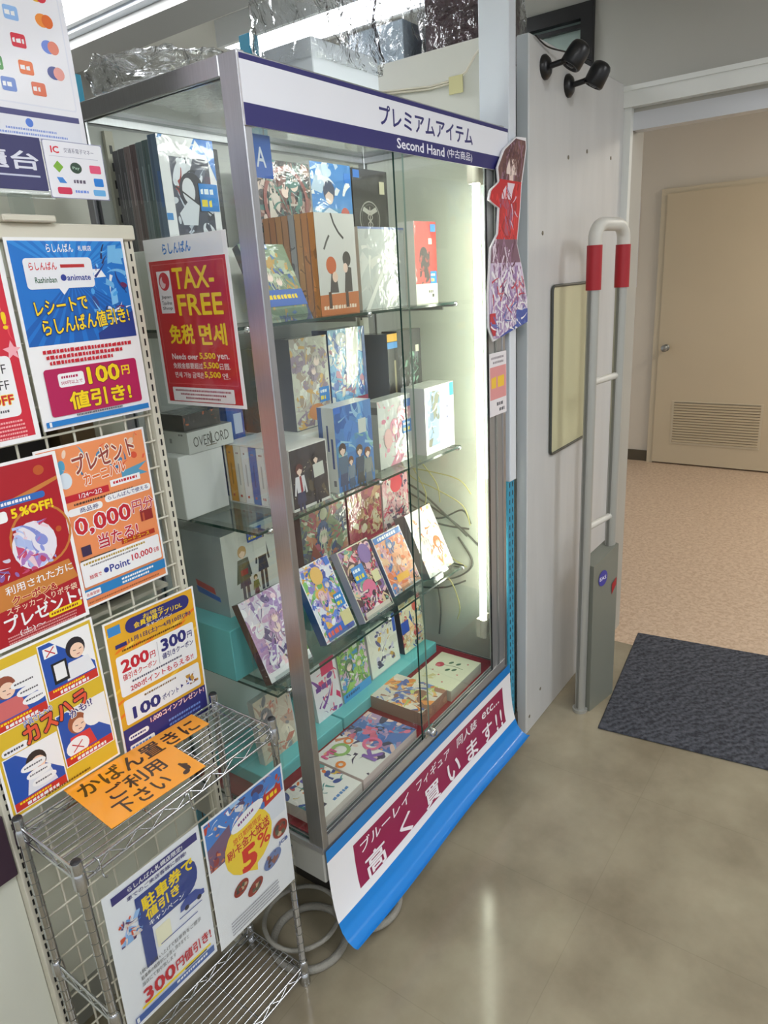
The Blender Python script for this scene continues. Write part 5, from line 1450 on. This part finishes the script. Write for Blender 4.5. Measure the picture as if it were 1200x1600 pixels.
# ---- floor of the case
P = cover(.118, .172, [(206, 196, 176), (190, 160, 140), (226, 216, 196), (130, 130, 136), (200, 120, 100)], 50, 111); P.poly([(20, 60), (50, 40), (60, 110), (30, 130)], (120, 118, 124))
LEAN = R_(-6)
def leaner(label, x, w, h, d, P, L=None, side=(200, 200, 200), y=1.13):
    return box_item('book', label, 'book', (x, y, .4025), w, d, h, P, L, side=side, rot=(LEAN, 0, 0))
leaner('beige patterned book leaning on the teal riser left of the metal post', .962, .122, .172, .02, P)
P = cover(.10, .16, [(240, 236, 240), (232, 60, 120), (226, 50, 110), (120, 60, 150)], 34, 112); P.greek(10, 60, 80, 16, (110, 60, 150)); P.rect(40, 0, 50, 40, (232, 50, 110))
leaner('white book with hot pink shapes leaning on the teal riser', 1.165, .104, .158, .012, P)
P = cover(.126, .155, [(150, 200, 100), (226, 236, 220), (110, 170, 80), (220, 190, 210), (70, 150, 210), (90, 130, 90)], 80, 113); P.rect(0, 128, 126, 27, (60, 150, 214)); P.greek(10, 134, 70, 8, (40, 80, 130))
leaner('green covered book with a blue foot leaning on the teal riser', 1.274, .126, .150, .014, P)
P = cover(.142, .155, [(234, 234, 220), (226, 226, 210), (240, 240, 230)], 10, 114); P.art(30, 14, 120, 140, [(90, 90, 140), (226, 180, 90), (200, 196, 220), (240, 236, 230), (70, 60, 100)], 60, .06, .26); P.rect(128, 0, 14, 60, (50, 90, 190))
leaner('cream book with a small winged picture leaning on the teal riser', 1.410, .144, .158, .016, P)
P = cover(.118, .165, [(226, 222, 190), (50, 90, 180), (236, 200, 150), (240, 236, 220), (200, 90, 90)], 50, 115); P.rect(0, 60, 40, 40, (40, 80, 180)); P.ell(82, 30, 14, 18, (200, 80, 70)); P.art(60, 40, 118, 160, [(70, 120, 130), (236, 190, 140), (230, 220, 180), (90, 80, 120)], 30, .08, .3)
leaner('blue and cream boxed book with a dark side, right end of the teal riser', 1.580, .118, .165, .05, P, Print(50, 165, (70, 62, 72)), side=(70, 62, 72))
def flat(label, x, y, w, d, h, T, F=None, L=None, side=(224, 222, 216), rotz=0, cat='book', nm='book'):
    return box_item(nm, label, cat, (x, y, S0), w, d, h, F, L, T, side=side, rot=(0, 0, R_(rotz)))
T = Print(142, 136, (238, 236, 232), 116); T.art(0, 0, 142, 90, [(70, 90, 160), (230, 120, 60), (240, 236, 232), (90, 150, 150), (226, 190, 90), (200, 80, 90)], 50, .06, .28); T.text('B', 64, 6, 40, 44, (96, 80, 170), .05); T.greek(60, 112, 56, 8, (90, 140, 200)); T.greek(16, 100, 30, 12, (60, 60, 80))
flat('white book with colourful capital lettering lying flat, front left case floor', .902, .894, .142, .136, .034, T, side=(222, 214, 206))
T = Print(230, 158, (236, 234, 230), 117); T.rect(112, 0, 118, 158, (84, 120, 190)); T.art(112, 0, 230, 158, [(84, 120, 190), (120, 160, 210), (220, 110, 140), (236, 200, 190), (60, 60, 90), (180, 150, 190)], 70, .06, .3); T.art(0, 0, 118, 158, [(236, 234, 230), (236, 234, 230), (70, 60, 90), (226, 150, 110), (230, 200, 190)], 22, .08, .22)
T.ring(60, 40, 26, 10, (150, 190, 110)); T.ring(98, 36, 13, 6, (240, 130, 70)); T.ring(120, 96, 26, 9, (226, 110, 150)); T.text('K', 66, 100, 40, 44, (140, 100, 180), .05); T.text('MI', 10, 16, 40, 22, (220, 90, 140), .04); T.ring(14, 78, 13, 7, (240, 140, 60))
flat('wide white and blue book with rings of colour lying flat on the case floor', 1.050, .894, .230, .158, .036, T, side=(226, 208, 204))
T = Print(134, 172, (226, 220, 206), 118); T.art(0, 0, 134, 172, [(240, 150, 70), (120, 150, 210), (236, 226, 210), (250, 190, 120), (160, 110, 90), (90, 110, 180), (200, 210, 120)], 90, .05, .3)
F = Print(134, 40, (176, 136, 116), 119); F.art(0, 0, 134, 40, [(176, 136, 116), (190, 150, 120), (150, 110, 100)], 20, .2, .6)
flat('thick book box with an orange and blue cover lying flat mid floor', 1.340, .916, .132, .172, .040, T, F, Print(172, 40, (150, 130, 116)), side=(170, 140, 120), nm='boxed_set', cat='box')
T = Print(180, 138, (226, 228, 200), 120); T.curve([(118, 110), (122, 80), (116, 50), (120, 34)], 2, (60, 90, 60)); T.ell(112, 34, 14, 13, (190, 60, 80)); T.ell(106, 30, 8, 8, (210, 110, 120))
for x, y in ((96, 70), (136, 60), (104, 88), (138, 84)): T.ell(x, y, 9, 5, (60, 100, 70), 30)
for x, y in ((60, 60), (40, 44), (76, 30), (30, 90), (84, 110), (150, 110)): T.ell(x, y, 3, 3, (200, 80, 90))
T.art(20, 20, 60, 60, [(214, 206, 150), (220, 214, 170)], 10, .1, .3)
flat('pale cream box with a red rose lying flat at the right of the case floor', 1.480, .906, .180, .138, .034, T, Print(180, 34, (206, 210, 190)), side=(200, 204, 186), nm='boxed_set', cat='box')

# ================================================================== on top of the case and beyond
def crumple(x0, y0, z0, x1, y1, z1, amp, seed, n=14):
    bm = bmesh.new(); bmesh.ops.create_cube(bm, size=1.0)
    bmesh.ops.subdivide_edges(bm, edges=bm.edges[:], cuts=n, use_grid_fill=True)
    for v in bm.verts:
        p = v.co.copy()
        q = Vector((x0 + (p.x+.5)*(x1-x0), y0 + (p.y+.5)*(y1-y0), z0 + (p.z+.5)*(z1-z0)))
        d = mnoise.noise_vector(q*14 + Vector((seed, 0, 0)))*amp + mnoise.noise_vector(q*40 + Vector((0, seed, 0)))*amp*.5
        if p.z < -.49: d.z = abs(d.z)*.0
        v.co = q + d
    bm.verts.index_update()
    vs = [tuple(v.co) for v in bm.verts]; fs = [tuple(v.index for v in f.verts) for f in bm.faces]
    bm.free(); return vs, fs
def wrapped(name, label, cat, a, core_mt, amp=.012, seed=1, pad=.02, up=.1, group=None, zs=0.001):
    x0, y0, z0, x1, y1, z1 = a
    t = thing(name, label, cat, ((x0+x1)/2, (y0+y1)/2, z0), group=group)
    ox, oy, oz = t.location
    b = MB(); b.box(x0-ox, y0-oy, .002, x1-ox, y1-oy, z1-oz, core_mt, ch=.002); b.build('carton_body', t)
    vs, fs = crumple(x0-ox-pad, y0-oy-pad, zs, x1-ox+pad, y1-oy+pad, z1-oz+up, amp, seed)
    b = MB(); b.mesh(vs, fs, FILM, smooth=True); b.build('clear_wrap', t)
    return t
PALE = mat('pale_carton', (214, 220, 228), .5)
wrapped('wrapped_carton', 'white carton in crumpled clear film standing on top of the case', 'carton', (1.325, 1.10, 1.8625, 1.565, 1.25, 2.02), PALE, .016, 3, .008, .13, zs=.12)
wrapped('wrapped_carton', 'pale blue carton in crumpled clear film beyond the white end panel', 'carton', (1.94, 1.27, 2.062, 2.20, 1.47, 2.22), mat('ice_blue_carton', (190, 208, 224), .5), .022, 8, .02, .12)
wrapped('wrapped_carton', 'dark maroon carton in clear film beside the white cable duct', 'carton', (1.945, 1.03, 2.062, 2.20, 1.20, 2.34), mat('maroon_carton', (70, 40, 50), .45, noise=.5, nscale=14), .014, 12, .012, .03)
block('small_carton', 'grey carton standing behind the left end of the header sign on the case', 'carton', 1.20, 1.14, 1.8625, 1.28, 1.26, 1.925, mat('grey_carton', (150, 152, 150), .5))
t = thing('plastic_bag', 'crumpled clear plastic bag lying on the left end of the case top', 'bag', (1.02, 1.16, 1.8625))
vs, fs = crumple(-.135, -.10, .012, .12, .10, .06, .018, 21, 16)
b = MB(); b.mesh(vs, fs, FILM, smooth=True); b.build('film', t)
b = MB(); b.box(1.905, .97, 0, 2.655, 1.60, 2.06, WHITEP); tag(b.build('storage_cabinet'), 'tall white storage cabinet hidden behind the partition, carrying film wrapped cartons', 'cabinet')
for x, z1, lb in ((.945, 1.945, 'blue shelf upright with a short top showing behind the left end of the case'), (1.465, 2.115, 'blue shelf upright rising behind the case near the header sign left end')):
    t = upright(x-.017, 1.40, x+.017, 1.435, 0.0, z1, BLUEM, lb, .05, rows=1)
# cut-out standee
OUT = [(1.793, 1.84), (1.849, 1.844), (1.853, 1.821), (1.823, 1.73), (1.816, 1.677), (1.796, 1.59), (1.828, 1.527), (1.861, 1.446), (1.861, 1.387), (1.761, 1.372), (1.656, 1.354), (1.629, 1.391), (1.628, 1.464), (1.645, 1.58), (1.683, 1.613), (1.691, 1.672), (1.638, 1.688), (1.648, 1.71), (1.693, 1.731), (1.686, 1.762), (1.721, 1.804)]
xs = [p[0] for p in OUT]; zs = [p[1] for p in OUT]; ox, oz = min(xs), min(zs)
loc = [(x-ox, z-oz) for x, z in OUT]
b = MB()
CUT = mat('standee_card', (236, 234, 238), .4)
n = len(loc)
fr = [(x, 0, z) for x, z in loc]; bk = [(x, .004, z) for x, z in loc]
from mathutils.geometry import tessellate_polygon
tri = tessellate_polygon([[Vector((x, z, 0)) for x, z in loc]])
for a_ in tri:
    p = [loc[i] for i in a_]
    s_ = (p[1][0]-p[0][0])*(p[2][1]-p[0][1])-(p[2][0]-p[0][0])*(p[1][1]-p[0][1])
    a_ = tuple(a_) if s_ > 0 else tuple(a_)[::-1]
    b.mesh([fr[i] for i in a_], [(0, 1, 2)], CUT); b.mesh([bk[i] for i in a_][::-1], [(0, 1, 2)], CUT)
for i in range(n):
    j = (i+1) % n; b.mesh([fr[i], fr[j], bk[j], bk[i]], [(0, 1, 2, 3)], CUT)
W_ = (max(xs)-ox)*1000; H_ = (max(zs)-oz)*1000
S = Print(W_, H_, WH, 130); S.ops = []
import random as _r
rg = _r.Random(4)
def inside(px, py):
    c = False
    X, Zz = px/1000, (H_-py)/1000
    for i in range(n):
        (xa, za), (xb, zb_) = loc[i], loc[i-1]
        if (za > Zz) != (zb_ > Zz) and X < (xb-xa)*(Zz-za)/(zb_-za)+xa: c = not c
    return c
def span(py):
    X = []
    Zz = (H_-py)/1000
    for i in range(n):
        (xa, za), (xb, zb_) = loc[i], loc[i-1]
        if (za > Zz) != (zb_ > Zz): X.append(((xb-xa)*(Zz-za)/(zb_-za)+xa)*1000)
    return (min(X)+5, max(X)-5) if len(X) >= 2 else None
def fill(y0, y1, c, fa=0.0, fb=1.0, slant=0.0):
    y = y0
    while y < y1:
        h = min(6, y1-y); a_, c_ = span(y+.01), span(y+h-.01)
        if a_ and c_:
            q = slant*(y-y0)/(y1-y0); q2 = slant*(y+h-y0)/(y1-y0)
            L0 = a_[0]+(a_[1]-a_[0])*max(0, fa+q); R0 = a_[0]+(a_[1]-a_[0])*min(1, fb+q)
            L1 = c_[0]+(c_[1]-c_[0])*max(0, fa+q2); R1 = c_[0]+(c_[1]-c_[0])*min(1, fb+q2)
            S.ops.append(([(L0, y), (R0, y), (R1, y+h), (L1, y+h)], [(0, 1, 2, 3)], c, 0))
        y += h
def strands(y0, y1, pal, m, L, t, dirn=1.57, spread=.7):
    for k in range(m):
        y = rg.uniform(y0, y1); sp = span(min(max(y, 8), H_-8))
        if not sp: continue
        x = rg.uniform(*sp); a = dirn + rg.uniform(-spread, spread); bnd = rg.uniform(-.8, .8)
        c = rg.choice(pal); pts = [(x, y)]
        for q in range(6):
            a += bnd/6; x += math.cos(a)*L/6; y += math.sin(a)*L/6
            s2 = span(y) if 4 < y < H_-4 else None
            if not s2 or not (s2[0]+t < x < s2[1]-t): break
            pts.append((x, y))
        for q in range(len(pts)-1): S.line(*pts[q], *pts[q+1], t*(1-q/7), c)
S.clip = (-9, -9, 999, 999); S.fine = True
fill(8, 120, (112, 74, 72)); strands(8, 110, [(140, 98, 92), (92, 58, 66), (150, 110, 130)], 60, 60, 6)
fill(56, 92, (240, 220, 212), .32, .74); fill(92, 108, (236, 212, 204), .44, .62)
strands(20, 60, [(120, 80, 76), (100, 64, 66)], 26, 40, 6)
fill(106, 250, (198, 28, 38)); fill(112, 150, (232, 214, 226), .36, .7); fill(150, 235, (176, 74, 100), .30, .72)
strands(108, 240, [(222, 50, 54), (160, 20, 34), (190, 26, 40)], 50, 60, 6); strands(118, 200, [(216, 190, 214), (150, 110, 150)], 12, 26, 5)
fill(244, 300, (120, 84, 104)); fill(300, H_-6, (206, 188, 216)); strands(240, 330, [(96, 52, 74), (150, 110, 140), (226, 210, 226)], 50, 50, 6)
strands(300, H_-20, [(232, 224, 236), (240, 238, 242), (170, 140, 186), (150, 110, 160), (222, 206, 226)], 170, 70, 8, 1.57, 1.2)
strands(330, 420, [(196, 60, 80), (214, 120, 130), (110, 70, 120)], 26, 40, 5, .6, 1.5)
fill(420, H_-8, (64, 84, 162), .68, 1.0); fill(H_-70, H_-14, (186, 40, 56), 0, .14); strands(400, H_-20, [(240, 238, 242), (90, 110, 180)], 26, 40, 5, .4, 1.2)
S.into(b, front_frame(H_/1000))
tag(b.build('cutout_standee', None, (ox, .8500, oz)), 'tall cut-out card standee in red, lavender and white fixed at the case right end', 'standee')
P = Print(98, 166, (232, 228, 232), 131); P.rect(2, 36, 94, 86, (222, 150, 150)); P.greek(10, 10, 76, 6, (140, 130, 140)); P.greek(20, 22, 60, 6, (140, 130, 140)); P.text('お買得', 12, 62, 76, 30, (244, 200, 60), .03) if False else P.greek(10, 62, 78, 30, (240, 196, 60)); P.greek(40, 132, 46, 9, (90, 90, 100)); P.greek(54, 148, 32, 9, (90, 90, 100))
tag(sheet('small_notice', P, (1.655, .8615, 1.156), t=.001), 'small white notice with a pink panel taped below the cut-out standee', 'notice')
